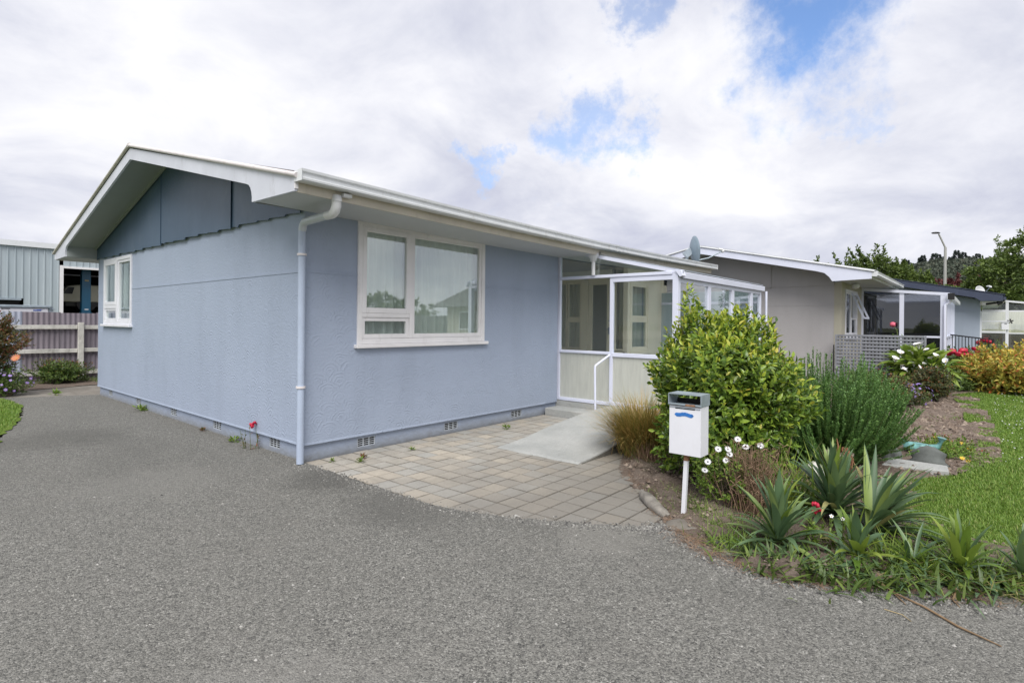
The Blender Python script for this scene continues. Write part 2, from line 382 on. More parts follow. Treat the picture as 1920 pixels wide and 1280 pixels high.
leafmat('leaf_bright', [(0, (.10, .18, .025)), (.5, (.17, .27, .04)), (1, (.28, .36, .06))], .45, .3)
leafmat('leaf_dry', [(0, (.24, .19, .08)), (.5, (.36, .31, .13)), (1, (.40, .38, .16))], .6, .3)
leafmat('leaf_tussock', [(0, (.15, .19, .04)), (.35, (.30, .28, .07)), (.65, (.46, .31, .09)), (1, (.60, .40, .16))], .5, .25)
leafmat('leaf_grass', [(0, (.09, .17, .022)), (.45, (.17, .29, .04)), (.85, (.24, .37, .06)), (1, (.36, .38, .13))], .55, .35)
leafmat('leaf_rose', [(0, (.035, .055, .018)), (.5, (.075, .095, .03)), (.8, (.14, .13, .04)), (1, (.25, .08, .035))], .45, .2)
leafmat('leaf_orange', [(0, (.16, .19, .03)), (.3, (.34, .34, .05)), (.65, (.60, .50, .09)), (.85, (.62, .40, .09)), (.95, (.60, .18, .05)), (1, (.45, .09, .04))], .5, .3)
leafmat('leaf_redgreen', [(0, (.06, .08, .02)), (.5, (.14, .12, .03)), (.8, (.24, .10, .04)), (1, (.30, .07, .04))], .5, .25)
leafmat('leaf_mid', [(0, (.05, .09, .02)), (.5, (.09, .15, .03)), (1, (.17, .24, .05))], .45, .25)
leafmat('leaf_tree', [(0, (.05, .085, .018)), (.5, (.10, .15, .03)), (1, (.18, .24, .055))], .55, .25)
leafmat('leaf_tree_big', [(0, (.05, .085, .018)), (.5, (.10, .155, .03)), (1, (.18, .24, .055))], .55, .25)
leafmat('leaf_pine', [(0, (.035, .050, .045)), (1, (.07, .09, .08))], .8, .05)
leafmat('leaf_hill', [(0, (.060, .078, .060)), (.5, (.080, .10, .072)), (1, (.115, .12, .09))], .9, .05)
leafmat('leaf_darkred', [(0, (.07, .02, .02)), (1, (.18, .05, .05))], .6, .1)

# ------------------------------------------------------------------ object helpers
WL = {}     # world location of the roots
def tag(o, label=None, cat=None, group=None, kind=None):
    if label: o['label'] = label
    if cat: o['category'] = cat
    if group: o['group'] = group
    if kind: o['kind'] = kind
    return o
def thing(name, label, cat, loc=(0, 0, 0), group=None):
    o = bpy.data.objects.new(name, None); ROOT.objects.link(o); o.location = loc; o.empty_display_size = .2
    WL[o] = Vector(loc); return tag(o, label, cat, group)
def wloc(o):
    return WL.get(o, Vector((0, 0, 0)))
class MB:
    """collects shapes in world coordinates, then links them as one mesh object"""
    def __init__(s): s.v = []; s.f = []; s.sm = []
    def add(s, vs, fs, smooth=False):
        k = len(s.v); s.v.extend([tuple(v) for v in vs]); s.f.extend([tuple(i+k for i in f) for f in fs]); s.sm.extend([smooth]*len(fs)); return s
    def box(s, x0, x1, y0, y1, z0, z1, bev=0):
        if x0 > x1: x0, x1 = x1, x0
        if y0 > y1: y0, y1 = y1, y0
        if z0 > z1: z0, z1 = z1, z0
        v = [(x, y, z) for z in (z0, z1) for y in (y0, y1) for x in (x0, x1)]
        return s.add(v, [(0, 2, 3, 1), (4, 5, 7, 6), (0, 1, 5, 4), (2, 6, 7, 3), (0, 4, 6, 2), (1, 3, 7, 5)])
    def bar(s, a, b, w, h, upv=(0, 0, 1)):
        a = Vector(a); b = Vector(b); d = (b-a).normalized(); u = Vector(upv)
        sd_ = d.cross(u)
        if sd_.length < 1e-4: sd_ = d.cross(Vector((1, 0, 0)))
        sd_.normalize(); uu = sd_.cross(d).normalized()
        v = []
        for p in (a, b):
            for (i, j) in ((-1, -1), (1, -1), (1, 1), (-1, 1)): v.append(p + sd_*i*w/2 + uu*j*h/2)
        return s.add(v, [(3, 2, 1, 0), (4, 5, 6, 7), (0, 1, 5, 4), (1, 2, 6, 5), (2, 3, 7, 6), (3, 0, 4, 7)])
    def tube(s, pts, r, n=10, caps=True):
        pts = [Vector(p) for p in pts]; rs = r if isinstance(r, (list, tuple)) else [r]*len(pts)
        k = len(s.v); prev = None; rings = []
        for i, p in enumerate(pts):
            d = (pts[min(i+1, len(pts)-1)] - pts[max(i-1, 0)]).normalized()
            if prev is None:
                a = d.orthogonal().normalized()
            else:
                a = (prev - d*prev.dot(d)).normalized()
            prev = a; b_ = d.cross(a)
            rings.append([p + (a*math.cos(2*math.pi*j/n) + b_*math.sin(2*math.pi*j/n))*rs[i] for j in range(n)])
        vs = [v for ring in rings for v in ring]; fs = []
        for i in range(len(pts)-1):
            for j in range(n):
                j2 = (j+1) % n; fs.append((i*n+j, i*n+j2, (i+1)*n+j2, (i+1)*n+j))
        s.add(vs, fs, True)
        if caps: s.add(rings[0], [tuple(range(n-1, -1, -1))]); s.add(rings[-1], [tuple(range(n))])
        return s
    def prism(s, poly, axis, a, b):
        """poly: 2D outline in the other two axes, extruded along axis from a to b"""
        def P(t, q):
            return (t, q[0], q[1]) if axis == 'x' else ((q[0], t, q[1]) if axis == 'y' else (q[0], q[1], t))
        n = len(poly); vs = [P(a, q) for q in poly] + [P(b, q) for q in poly]
        fs = [tuple(range(n)), tuple(range(2*n-1, n-1, -1))] + [(i, n+i, n+(i+1) % n, (i+1) % n) for i in range(n)]
        return s.add(vs, fs)
    def quad(s, *p): return s.add(p, [tuple(range(len(p)))])
    def lathe(s, prof, c, n=20, axis='z'):
        vs = []; fs = []
        for (r_, h) in prof:
            for j in range(n):
                a = 2*math.pi*j/n
                vs.append((c[0]+r_*math.cos(a), c[1]+r_*math.sin(a), c[2]+h))
        for i in range(len(prof)-1):
            for j in range(n): j2 = (j+1) % n; fs.append((i*n+j, i*n+j2, (i+1)*n+j2, (i+1)*n+j))
        return s.add(vs, fs, True)
    def build(s, name, mat, parent=None, bevel=0, local=False, kind=None):
        me = bpy.data.meshes.new(name)
        off = Vector((0, 0, 0)) if (local or parent is None) else wloc(parent)
        me.from_pydata([(v[0]-off.x, v[1]-off.y, v[2]-off.z) for v in s.v], [], s.f)
        me.polygons.foreach_set('use_smooth', s.sm)
        bm = bmesh.new(); bm.from_mesh(me); bmesh.ops.recalc_face_normals(bm, faces=bm.faces)
        if bevel: bmesh.ops.bevel(bm, geom=[e for e in bm.edges], offset=bevel, segments=1, affect='EDGES', clamp_overlap=True)
        bm.to_mesh(me); bm.free()
        me.materials.append(MATS[mat]); me.update()
        o = bpy.data.objects.new(name, me); ROOT.objects.link(o)
        if parent is not None: o.parent = parent; WL[o] = off
        if kind: o['kind'] = kind
        return o
def bulk(name, V, F, mat, parent=None, kind=None, smooth=False):
    """fast mesh from numpy arrays; V world coordinates (n,3), F (m,3) or (m,4)"""
    off = wloc(parent) if parent is not None else Vector((0, 0, 0))
    V = np.asarray(V, dtype=np.float32) - np.array(off, dtype=np.float32); F = np.asarray(F, dtype=np.int32)
    me = bpy.data.meshes.new(name); k = F.shape[1]
    me.vertices.add(len(V)); me.vertices.foreach_set('co', V.ravel())
    me.loops.add(F.size); me.loops.foreach_set('vertex_index', F.ravel())
    me.polygons.add(len(F)); me.polygons.foreach_set('loop_start', np.arange(0, F.size, k, dtype=np.int32))
    me.polygons.foreach_set('use_smooth', np.full(len(F), smooth))
    me.update(calc_edges=True); me.materials.append(MATS[mat])
    o = bpy.data.objects.new(name, me); ROOT.objects.link(o)
    if parent is not None: o.parent = parent; WL[o] = off
    if kind: o['kind'] = kind
    return o
def nrm(a): return a/np.maximum(np.linalg.norm(a, axis=-1, keepdims=True), 1e-9)
def leaf_arrays(P, D, U, Ln, Wd, fold=.25, droop=.25):
    """pointed folded leaf, 8 triangles: base, two pairs of edge points, midrib points, tip"""
    P = np.asarray(P, float); D = nrm(np.asarray(D, float)); U = np.asarray(U, float)
    U = nrm(U - D*(U*D).sum(-1, keepdims=True)); Sd = np.cross(D, U)
    Ln = np.broadcast_to(np.asarray(Ln, float), (len(P),))[:, None]; Wd = np.broadcast_to(np.asarray(Wd, float), (len(P),))[:, None]
    def pt(t, w, f): return P + D*Ln*t + Sd*Wd*w*.5 + U*(Wd*f - Ln*droop*t*t)
    vs = np.stack([pt(0, 0, 0), pt(.33, -1, fold), pt(.33, 1, fold), pt(.68, -.78, fold*.8), pt(.68, .78, fold*.8), pt(.34, 0, 0), pt(.68, 0, 0), pt(1, 0, 0)], 1)
    base = (np.arange(len(P))*8)[:, None, None]
    T = np.array([(0, 1, 5), (0, 5, 2), (1, 3, 6), (1, 6, 5), (5, 6, 4), (5, 4, 2), (3, 7, 6), (6, 7, 4)])
    return vs.reshape(-1, 3), (T[None] + base).reshape(-1, 3)
def dia_arrays(P, D, U, Ln, Wd):
    """two-triangle needle / small leaf"""
    D = nrm(D); U = nrm(U - D*(U*D).sum(-1, keepdims=True)); Sd = np.cross(D, U)
    Ln = np.broadcast_to(Ln, (len(P),))[:, None]; Wd = np.broadcast_to(Wd, (len(P),))[:, None]
    vs = np.stack([P, P+D*Ln*.45+Sd*Wd*.5+U*Wd*.12, P+D*Ln, P+D*Ln*.45-Sd*Wd*.5+U*Wd*.12], 1)
    base = (np.arange(len(P))*4)[:, None, None]
    return vs.reshape(-1, 3), (np.array([(0, 1, 2), (0, 2, 3)])[None]+base).reshape(-1, 3)
def blade_arrays(P, az, lean, Ln, Wd, curve, seg=4):
    """arching strap blades: each a strip of seg quads as triangles"""
    n = len(P); h = np.stack([np.cos(az), np.sin(az), np.zeros(n)], 1); sd_ = np.stack([-np.sin(az), np.cos(az), np.zeros(n)], 1)
    pts = []; pos_ = np.array(P, float); 
    for i in range(seg+1):
        t = i/seg; w = (Wd*(1-t)**.55 if i else Wd*.7)
        pts.append(pos_ - sd_*(w*.5)[:, None]); pts.append(pos_ + sd_*(w*.5)[:, None])
        a = lean + curve*(t+.5/seg)
        pos_ = pos_ + (h*np.sin(a)[:, None] + np.array([0, 0, 1.0])*np.cos(a)[:, None])*(Ln/seg)[:, None]
    vs = np.stack(pts, 1); k = 2*(seg+1); base = (np.arange(n)*k)[:, None, None]
    T = []
    for i in range(seg): a = 2*i; T += [(a, a+1, a+3), (a, a+3, a+2)]
    return vs.reshape(-1, 3), (np.array(T)[None]+base).reshape(-1, 3)
def sphdirs(n, up_bias=0.0):
    d = nrm(rng.normal(size=(n, 3))); d[:, 2] += up_bias; return nrm(d)
def inpoly(x, y, poly):
    x = np.asarray(x); y = np.asarray(y); c = np.zeros(x.shape, bool); n = len(poly); j = n-1
    for i in range(n):
        xi, yi = poly[i]; xj, yj = poly[j]
        t = ((yi > y) != (yj > y)) & (x < (xj-xi)*(y-yi)/((yj-yi) if yj != yi else 1e-9)+xi); c ^= t; j = i
    return c
def vnoise(x, y, s, seed=0):
    """cheap smooth value noise"""
    r_ = np.random.default_rng(seed); g = r_.random((64, 64)); X = np.asarray(x)/s; Y_ = np.asarray(y)/s
    xi = np.floor(X).astype(int); yi = np.floor(Y_).astype(int); fx = X-xi; fy = Y_-yi; fx = fx*fx*(3-2*fx); fy = fy*fy*(3-2*fy)
    a = g[xi % 64, yi % 64]; b = g[(xi+1) % 64, yi % 64]; c = g[xi % 64, (yi+1) % 64]; d = g[(xi+1) % 64, (yi+1) % 64]
    return (a*(1-fx)+b*fx)*(1-fy)+(c*(1-fx)+d*fx)*fy
def ragged(pts, step=.12, amp=.03, closed=True, seed=1):
    r_ = random.Random(seed); out = []; n = len(pts)
    for i in range(n if closed else n-1):
        a = Vector(pts[i]); b = Vector(pts[(i+1) % n]); L_ = (b-a).length; k = max(1, int(L_/step))
        if L_ > 5: out.append(tuple(a)); continue
        for j in range(k):
            p = a+(b-a)*(j/k); out.append((p.x+r_.uniform(-amp, amp), p.y+r_.uniform(-amp, amp)))
    return out

# ------------------------------------------------------------------ the ground
def sheet(name, poly, z, mat, label=None):
    mb = MB(); mb.add([(x, y, z) for x, y in poly], [tuple(range(len(poly)))])
    return tag(mb.build(name, mat), kind='structure')
sheet('ground', [(-400, -400), (900, -400), (900, 500), (-400, 500)], -.035, 'ground_far')
PAVE_EDGE = [(.0, -.0), (-.01, -1.2), (.0, -2.1), (.2, -2.7), (.47, -3.2), (.72, -3.57), (.86, -3.66)]
GARD_EDGE = [(1.0, -3.58), (1.24, -3.34), (1.45, -3.14), (1.80, -2.80), (2.05, -2.62), (2.4, -2.45), (2.8, -2.3), (4.7, -2.25)]
DRIVE_R = [(.82, -3.72), (.62, -3.95), (.46, -4.2), (.44, -4.5), (.52, -4.75), (.72, -5.0), (.82, -5.3), (.95, -5.6), (1.15, -6.1), (1.6, -7.5), (2.5, -14)]
LAWN_L = [(-2.9, -2), (-2.75, -1), (-2.45, .6), (-2.1, 2.6), (-1.86, 4.0), (-1.60, 4.9), (-1.36, 6.1), (-1.24, 7.0), (-1.30, 8.1), (-1.5, 8.7)]
drive = [(-14, -14), (-14, -2)] + ragged(LAWN_L, .10, .035, False, 3) + [(-1.2, 8.3), (-.3, 7.9), (.03, 7.75), (.03, .03)] \
    + ragged(PAVE_EDGE, .05, .016, False, 5) + [(1.0, -3.72), (1.2, -4.2), (1.5, -5.0), (1.7, -6.5), (3.2, -14)]
# clear of the house: the strip along the plinth runs straight
sheet('driveway', drive, .012, 'chip_seal')
sheet('path', ragged([(-1.45, 8.75), (-1.24, 7.0), (-.2, 7.7), (.05, 7.5), (1.6, 7.6), (3.0, 8.6), (3.0, 10.2), (.2, 9.75), (-.9, 9.5)], .2, .04, True, 8), .004, 'old_concrete')
def heightfield(name, poly, step, amp, z0, mat, seed, edge=None):
    xs = [p[0] for p in poly]; ys = [p[1] for p in poly]
    gx = np.arange(min(xs), max(xs)+step, step); gy = np.arange(min(ys), max(ys)+step, step)
    X, Y_ = np.meshgrid(gx, gy, indexing='ij')
    Z = z0 + amp*(vnoise(X+50, Y_+50, .35, seed)-.4) + amp*.55*(vnoise(X+50, Y_+50, .09, seed+1)-.5) + amp*.3*(vnoise(X+50, Y_+50, .035, seed+2)-.5)
    if edge is not None: Z = edge(X, Y_, Z)
    ok = inpoly(X, Y_, poly); c = ok[:-1, :-1] | ok[1:, :-1] | ok[:-1, 1:] | ok[1:, 1:]
    idx = np.arange(X.size).reshape(X.shape)
    F = np.stack([idx[:-1, :-1][c], idx[1:, :-1][c], idx[1:, 1:][c], idx[:-1, 1:][c]], 1)
    used = np.unique(F); mp = np.zeros(X.size, int); mp[used] = np.arange(len(used))
    V = np.stack([X.ravel(), Y_.ravel(), Z.ravel()], 1)[used]
    return tag(bulk(name, V, mp[F], mat, smooth=True), kind='structure')
LAWN_R = [(13.6, -4.9), (12.0, -4.92), (10.17, -5.12), (9.0, -5.18), (7.73, -5.25), (7.0, -5.22), (6.35, -5.38), (5.6, -5.5), (5.05, -5.39), (4.4, -5.32), (3.9, -5.18), (3.3, -4.85), (2.6, -4.62), (2.1, -4.80), (1.75, -5.2), (1.5, -5.7), (1.55, -6.2), (1.8, -7.5), (2.6, -14)]
soilpoly = [(4.7, -2.25)] + GARD_EDGE[::-1] + [(.84, -3.7)] + DRIVE_R[:9] + [(1.8, -6.0), (2.2, -5.0)] + [(3.5, -5.1), (5, -5.6), (7, -5.6), (12.5, -5.3), (15.5, -5.5), (15.5, -2.9), (12.1, -2.9), (11.9, .5), (8.8, .5), (8.8, -2.25)]
def seg_dist(X, Y_, line):
    d = np.full(X.shape, 9.0)
    for (ax, ay), (bx, by) in zip(line[:-1], line[1:]):
        t = np.clip(((X-ax)*(bx-ax)+(Y_-ay)*(by-ay))/((bx-ax)**2+(by-ay)**2), 0, 1); d = np.minimum(d, np.hypot(X-ax-t*(bx-ax), Y_-ay-t*(by-ay)))
    return d
def soil_edge(X, Y_, Z):
    line = GARD_EDGE[::-1]+[(.84, -3.7)]+DRIVE_R[:10]
    d = seg_dist(X, Y_, line); t = np.clip(d/.16, 0, 1); t = t*t*(3-2*t); far = np.clip((X-1.2)/3, 0, 1)
    return Z*t + (1-t)*(-.012+.018*vnoise(X+50, Y_+50, .06, 5)) + .012
heightfield('soil', [(x, y) for x, y in soilpoly], .035, .085, .022, 'soil', 11, soil_edge)
def lawn(name, poly, z, seed):
    return sheet(name, poly, z, 'lawn_ground')
lawn_r_poly = ragged(LAWN_R, .25, .012, False, 12) + [(30, -14), (30, -6.2), (13.6, -6.2)]
lawn('lawn', lawn_r_poly, .048, 21)
lawn_l_poly = [(-6, -3)] + ragged(LAWN_L, .12, .04, False, 14) + [(-1.9, 9.2), (-6, 9.2)]
lawn('lawn', lawn_l_poly, .022, 22)
sheet('flower_bed', ragged([(-6, 9.1), (-1.5, 8.9), (-.9, 9.5), (.2, 9.8), (3, 10.2), (3, 11.6), (-6, 11.6)], .2, .05, True, 9), .01, 'soil')
sheet('flower_bed', ragged([(11.6, -4.75), (12.2, -5.0), (13.0, -5.35), (13.5, -5.9), (14, -6.6), (18, -7.2), (18, -3), (12, -3)], .2, .05, True, 19), .068, 'soil')

def grass_patch(name, poly, n, h, mat, zbase, seed, nearbias=None, w=.006, kind='stuff'):
    r_ = np.random.default_rng(seed); xs = [p[0] for p in poly]; ys = [p[1] for p in poly]
    x = r_.uniform(min(xs), max(xs), n*3); y = r_.uniform(min(ys), max(ys), n*3)
    k = inpoly(x, y, poly); x, y = x[k], y[k]
    if nearbias is not None:
        d = np.hypot(x-CAM.x, y-CAM.y); k = r_.random(len(x)) < np.clip(nearbias/d, 0, 1)**1.5; x, y = x[k], y[k]
    x, y = x[:n], y[:n]; m_ = len(x); d = np.hypot(x-CAM.x, y-CAM.y)
    H = h*r_.uniform(.5, 1.3, m_)*(.6+.8*vnoise(x+40, y+40, .5, seed)); sc = np.clip(d/5, 1, 2.6)
    V, F = blade_arrays(np.stack([x, y, np.full(m_, zbase)], 1), r_.uniform(0, 6.28, m_), r_.uniform(.05, .5, m_), H, w*sc, r_.uniform(.2, 1.1, m_), 2)
    return tag(bulk(name, V, F, mat), kind=kind)
vis_r = [(1.4, -6.4), (1.75, -5.1), (2.6, -4.62), (3.3, -4.88), (3.9, -5.22), (5.05, -5.42), (6.35, -5.40), (7.7, -5.27), (10.2, -5.14), (12.0, -4.95), (13.2, -5.3), (14.2, -6.6), (9, -7.4), (4, -7.2), (2, -7.4)]
grass_patch('grass', vis_r, 150000, .034, 'leaf_grass', .045, 31, 5.5)
grass_patch('grass', [(-2.9, -1), (-1.9, 4.0), (-1.65, 4.8), (-1.4, 6.1), (-1.28, 7.0), (-1.35, 8.1), (-1.6, 8.8), (-3.4, 9), (-4, 2)], 26000, .045, 'leaf_grass', .02, 32)
# loose chips lying on the seal
leafmat('chips', [(0, (.055, .055, .055)), (.35, (.14, .137, .13)), (.7, (.22, .215, .20)), (.93, (.28, .275, .255)), (1, (.42, .41, .39))], .8, 0, .3, False)
leafmat('clods', [(0, (.09, .065, .05)), (.5, (.20, .155, .125)), (1, (.33, .27, .22))], .95, 0, .1, False)
def chips():
    r_ = np.random.default_rng(41); n = 22000
    x = r_.uniform(-3.2, 1.6, n*3); y = r_.uniform(-5.4, 5, n*3)
    pd = [(p[0], p[1]) for p in drive]; k = inpoly(x, y, pd) & (np.hypot(x-CAM.x, y-CAM.y) > .7)
    dn = np.hypot(x-CAM.x, y-CAM.y); k &= (r_.random(len(x)) < np.clip(2.6/dn, .12, 1)**1.3 * (.35+1.1*vnoise(x+9, y+9, .8, 3)))
    x, y = x[k][:n], y[k][:n]; n = len(x)
    s = np.exp(r_.normal(-5.35, .36, n)); a = r_.uniform(0, 6.28, n)
    c, sn = np.cos(a), np.sin(a); base = np.array([(1, 0, 0), (.2, .8, 0), (-.9, .35, 0), (-.5, -.8, 0), (.5, -.7, 0), (.1, .05, .75)])
    j = base[None]*s[:, None, None]*r_.uniform(.75, 1.25, (n, 6, 3))
    V = np.stack([j[:, :, 0]*c[:, None]-j[:, :, 1]*sn[:, None]+x[:, None], j[:, :, 0]*sn[:, None]+j[:, :, 1]*c[:, None]+y[:, None], j[:, :, 2]+.011], 2).reshape(-1, 3)
    F = (np.array([(0, 1, 5), (1, 2, 5), (2, 3, 5), (3, 4, 5), (4, 0, 5)])[None]+(np.arange(n)*6)[:, None, None]).reshape(-1, 3)
    tag(bulk('gravel', V, F, 'chips'), kind='stuff')
def edge_crumbs():
    """loose crumbled seal heaped along the paver edge and the flower bed"""
    r_ = np.random.default_rng(43); L_ = [(-.02, -.05)]+PAVE_EDGE[1:]+DRIVE_R[:8]; A = np.array(L_); n = 5200; i = r_.integers(0, len(A)-1, n); u = r_.random(n)[:, None]
    P = A[i]*(1-u)+A[i+1]*u+r_.normal(size=(n, 2))*np.array([.05, .05])-np.array([.04, .02]); s = np.exp(r_.normal(-5.1, .4, n)); a = r_.uniform(0, 6.28, n)
    base = np.array([(1, 0, 0), (.2, .8, 0), (-.9, .35, 0), (-.5, -.8, 0), (.5, -.7, 0), (.1, .05, .8)]); j = base[None]*s[:, None, None]*r_.uniform(.7, 1.3, (n, 6, 3)); c, sn = np.cos(a), np.sin(a)
    V = np.stack([j[:, :, 0]*c[:, None]-j[:, :, 1]*sn[:, None]+P[:, :1], j[:, :, 0]*sn[:, None]+j[:, :, 1]*c[:, None]+P[:, 1:], j[:, :, 2]+.011], 2).reshape(-1, 3)
    F = (np.array([(0, 1, 5), (1, 2, 5), (2, 3, 5), (3, 4, 5), (4, 0, 5)])[None]+(np.arange(n)*6)[:, None, None]).reshape(-1, 3)
    tag(bulk('gravel', V, F, 'chips'), kind='stuff')
edge_crumbs()
def clods():
    """broken lumps of dry earth on the beds"""
    r_ = np.random.default_rng(44); n = 60000; x = r_.uniform(.4, 11.8, n); y = r_.uniform(-5.6, -2.5, n)
    d = np.hypot(x-CAM.x, y-CAM.y); k = inpoly(x, y, [(a, b) for a, b in soilpoly]) & (r_.random(n) < np.clip(5/d, 0, 1)) & (vnoise(x+5, y+5, .3, 8) > .3); x, y = x[k][:16000], y[k][:16000]; n = len(x)
    X2, Y2 = x[None], y[None]; z = .030+.085*(vnoise(x+50, y+50, .35, 11)-.4)
    z = soil_edge(X2, Y2, z[None])[0]
    s = np.exp(r_.normal(-4.75, .5, n))*np.clip(np.hypot(x-CAM.x, y-CAM.y)/6, .8, 1.7); a = r_.uniform(0, 6.28, n)
    base = np.array([(1, 0, 0), (.2, .8, .1), (-.9, .35, 0), (-.5, -.8, 0), (.5, -.7, .1), (.1, .05, .8)]); j = base[None]*s[:, None, None]*r_.uniform(.6, 1.4, (n, 6, 3)); c, sn = np.cos(a), np.sin(a)
    V = np.stack([j[:, :, 0]*c[:, None]-j[:, :, 1]*sn[:, None]+x[:, None], j[:, :, 0]*sn[:, None]+j[:, :, 1]*c[:, None]+y[:, None], j[:, :, 2]+z[:, None]-.004], 2).reshape(-1, 3)
    F = (np.array([(0, 1, 5), (1, 2, 5), (2, 3, 5), (3, 4, 5), (4, 0, 5)])[None]+(np.arange(n)*6)[:, None, None]).reshape(-1, 3)
    tag(bulk('soil_clods', V, F, 'clods'), kind='stuff')
clods()
chips()

# pavers, each one a slab of its own
paving = tag(thing('paving', None, None, (0, 0, 0)), kind='structure')
def pavers():
    mb = MB(); mb.box(-.12, 4.75, -4.3, .0, -.05, .001)
    mb.build('paving_bed', 'joint_dirt', paving)
    g = .0042; p = .1985
    meshes = []
    for k in range(4):
        b = MB(); b.box(-p/2+g, p/2-g, -p/2+g, p/2-g, -.03, 0); o = b.build('paver', 'paver_concrete', None, bevel=.003)
        meshes.append(o.data); bpy.data.objects.remove(o)
    poly = [(-.25, .2), (-.25, -2.2), (.0, -2.8), (.35, -3.3), (.7, -3.72), (1.05, -3.66), (1.6, -3.15), (2.2, -2.75), (3, -2.5), (4.6, -2.45), (4.6, 0.1)]
    spots = []
    for i in range(0, 23):
        for j in range(0, 20):
            x = .10+i*p; y = -.105-j*p
            if not inpoly(np.array([x]), np.array([y]), poly)[0]: continue
            if x > 4.1 and y > -1.0: continue
            if 2.25 < x and -2.1 < y < -1.15: continue
            if x > 4.3 or (x > 3.1 and y < -2.1): continue
            spots.append((math.hypot(x-CAM.x, y-CAM.y), x, y))
    spots.sort(); rest = MB()
    for n, (_, x, y) in enumerate(spots):
        if n >= 300: rest.box(x-p/2+g, x+p/2-g, y-p/2+g, y+p/2-g, -.03, .008); continue
        o = bpy.data.objects.new('paver', meshes[n % 4]); ROOT.objects.link(o); o.parent = paving
        o.location = (x, y, .009+random.uniform(-.002, .002)); o.rotation_euler = (random.uniform(-.008, .008), random.uniform(-.008, .008), random.uniform(-.008, .008))
    if rest.v: rest.build('paver', 'paver_concrete_plain', paving, kind='stuff')
pavers()

# ------------------------------------------------------------------ the blue house
H1 = thing('blue_house', 'pale blue stucco bungalow with dark blue gable panels and white gutters beside the driveway', 'house')
LX, WY = 8.74, 7.70
def rt(y): return 3.93 - abs(y-3.85)*.2495          # height of the roof line at the barge
def sag(x): return -.060*math.sin(math.pi*min(1, max(0, (x+.5)/9.9)))
TH = .14
def wallbox(mb, axis, c0, c1, a0, a1, z0, z1):
    """wall strip: axis 'x' runs along x between a0..a1 with thickness c0..c1 in y"""
    if axis == 'x': mb.box(a0, a1, c0, c1, z0, z1)
    else: mb.box(c0, c1, a0, a1, z0, z1)
def wall_open(mb, axis, c0, c1, a0, a1, z0, z1, ops):
    cur = a0
    for (o0, o1, oz0, oz1) in ops:
        if o0 > cur: wallbox(mb, axis, c0, c1, cur, o0, z0, z1)
        if oz0 > z0: wallbox(mb, axis, c0, c1, o0, o1, z0, oz0)
        if oz1 < z1: wallbox(mb, axis, c0, c1, o0, o1, oz1, z1)
        cur = o1
    if cur < a1: wallbox(mb, axis, c0, c1, cur, a1, z0, z1)
FO = -.022   # face of the stucco, proud of the plinth
w = MB()
wall_open(w, 'x', FO, FO+TH, FO, 4.52, .187, 2.66, [(.63, 2.72, 1.22, 2.64)])
w.build('front_wall', 'stucco_blue', H1)
w = MB()
wall_open(w, 'y', FO, FO+TH, FO+TH, WY-.0, .187, 2.66, [(5.63, 7.28, 1.40, 2.61)])
w.build('gable_wall', 'stucco_blue', H1)
# plaster joint line, a thin proud bead
for (nm, a) in (('front', 1),):
    for q in ((FO-.004, .63, FO-.006, FO, 2.008, 2.03), (2.72, 4.52, FO-.006, FO, 1.998, 2.020), (FO-.006, FO, FO-.006, 5.63, 2.008, 2.03), (FO-.006, FO, 7.28, WY, 2.008, 2.03)):
        mb = MB(); mb.box(*q); mb.build('joint_bead', 'stucco_blue', H1)
# stucco lip above the plinth
def lip(axis, a0, a1, c, ends=None):
    mb = MB(); out = -.005
    pr = [(c, .181), (c+out, .185), (c+out*1.1, .191), (c, .212)]
    if axis == 'x': mb.prism(pr, 'x', a0, a1)
    else: mb.prism(pr, 'y', a0, a1)
    mb.build('drip_lip', 'stucco_blue', H1)
lip('x', FO-.014, 4.2, FO); lip('y', FO+.0, WY, FO)
# plinth with vent openings
VF = [.80, 2.15, 3.52]; VG = [.66, 2.22, 3.78, 5.40, 7.00]
mb = MB(); wall_open(mb, 'x', .018, .14, .018, 4.54, -.04, .180, [(v-.125, v+.125, .050, .150) for v in VF]); mb.build('plinth', 'plinth_blue', H1)
mb = MB(); wall_open(mb, 'y', .018, .14, .14, WY, -.04, .180, [(v-.125, v+.125, .060, .165) for v in VG]); mb.build('plinth', 'plinth_blue', H1)
def vent(axis, c):
    mb = MB(); w_, z0, z1 = .125, (.050 if axis == 'x' else .060), (.150 if axis == 'x' else .165)
    f = .024
    def bx(a0, a1, z_0, z_1, d0=f, d1=f+.012):
        if axis == 'x': mb.box(c+a0, c+a1, d0, d1, z_0, z_1)
        else: mb.box(d0, d1, c+a0, c+a1, z_0, z_1)
    for i in range(4):
        a = -w_+.006+i*(2*w_-.012)/3; bx(a-.0055, a+.0055, z0+.004, z1-.004)
    for k in range(5): zz_ = z0+.004+k*(z1-z0-.008)/4; bx(-w_, w_, zz_-.003, zz_+.003, f-.002, f+.010)
    o = mb.build('vent', 'pipe_grey', H1)
    mb = MB()
    if axis == 'x': mb.box(c-w_, c+w_, .045, .055, z0, z1)
    else: mb.box(.045, .055, c-w_, c+w_, z0, z1)
    mb.build('vent_dark_plate', 'dark_hole', o)  # near-black plate standing in for the unlit space behind the grille
for v in VF: vent('x', v)
for v in VG: vent('y', v)

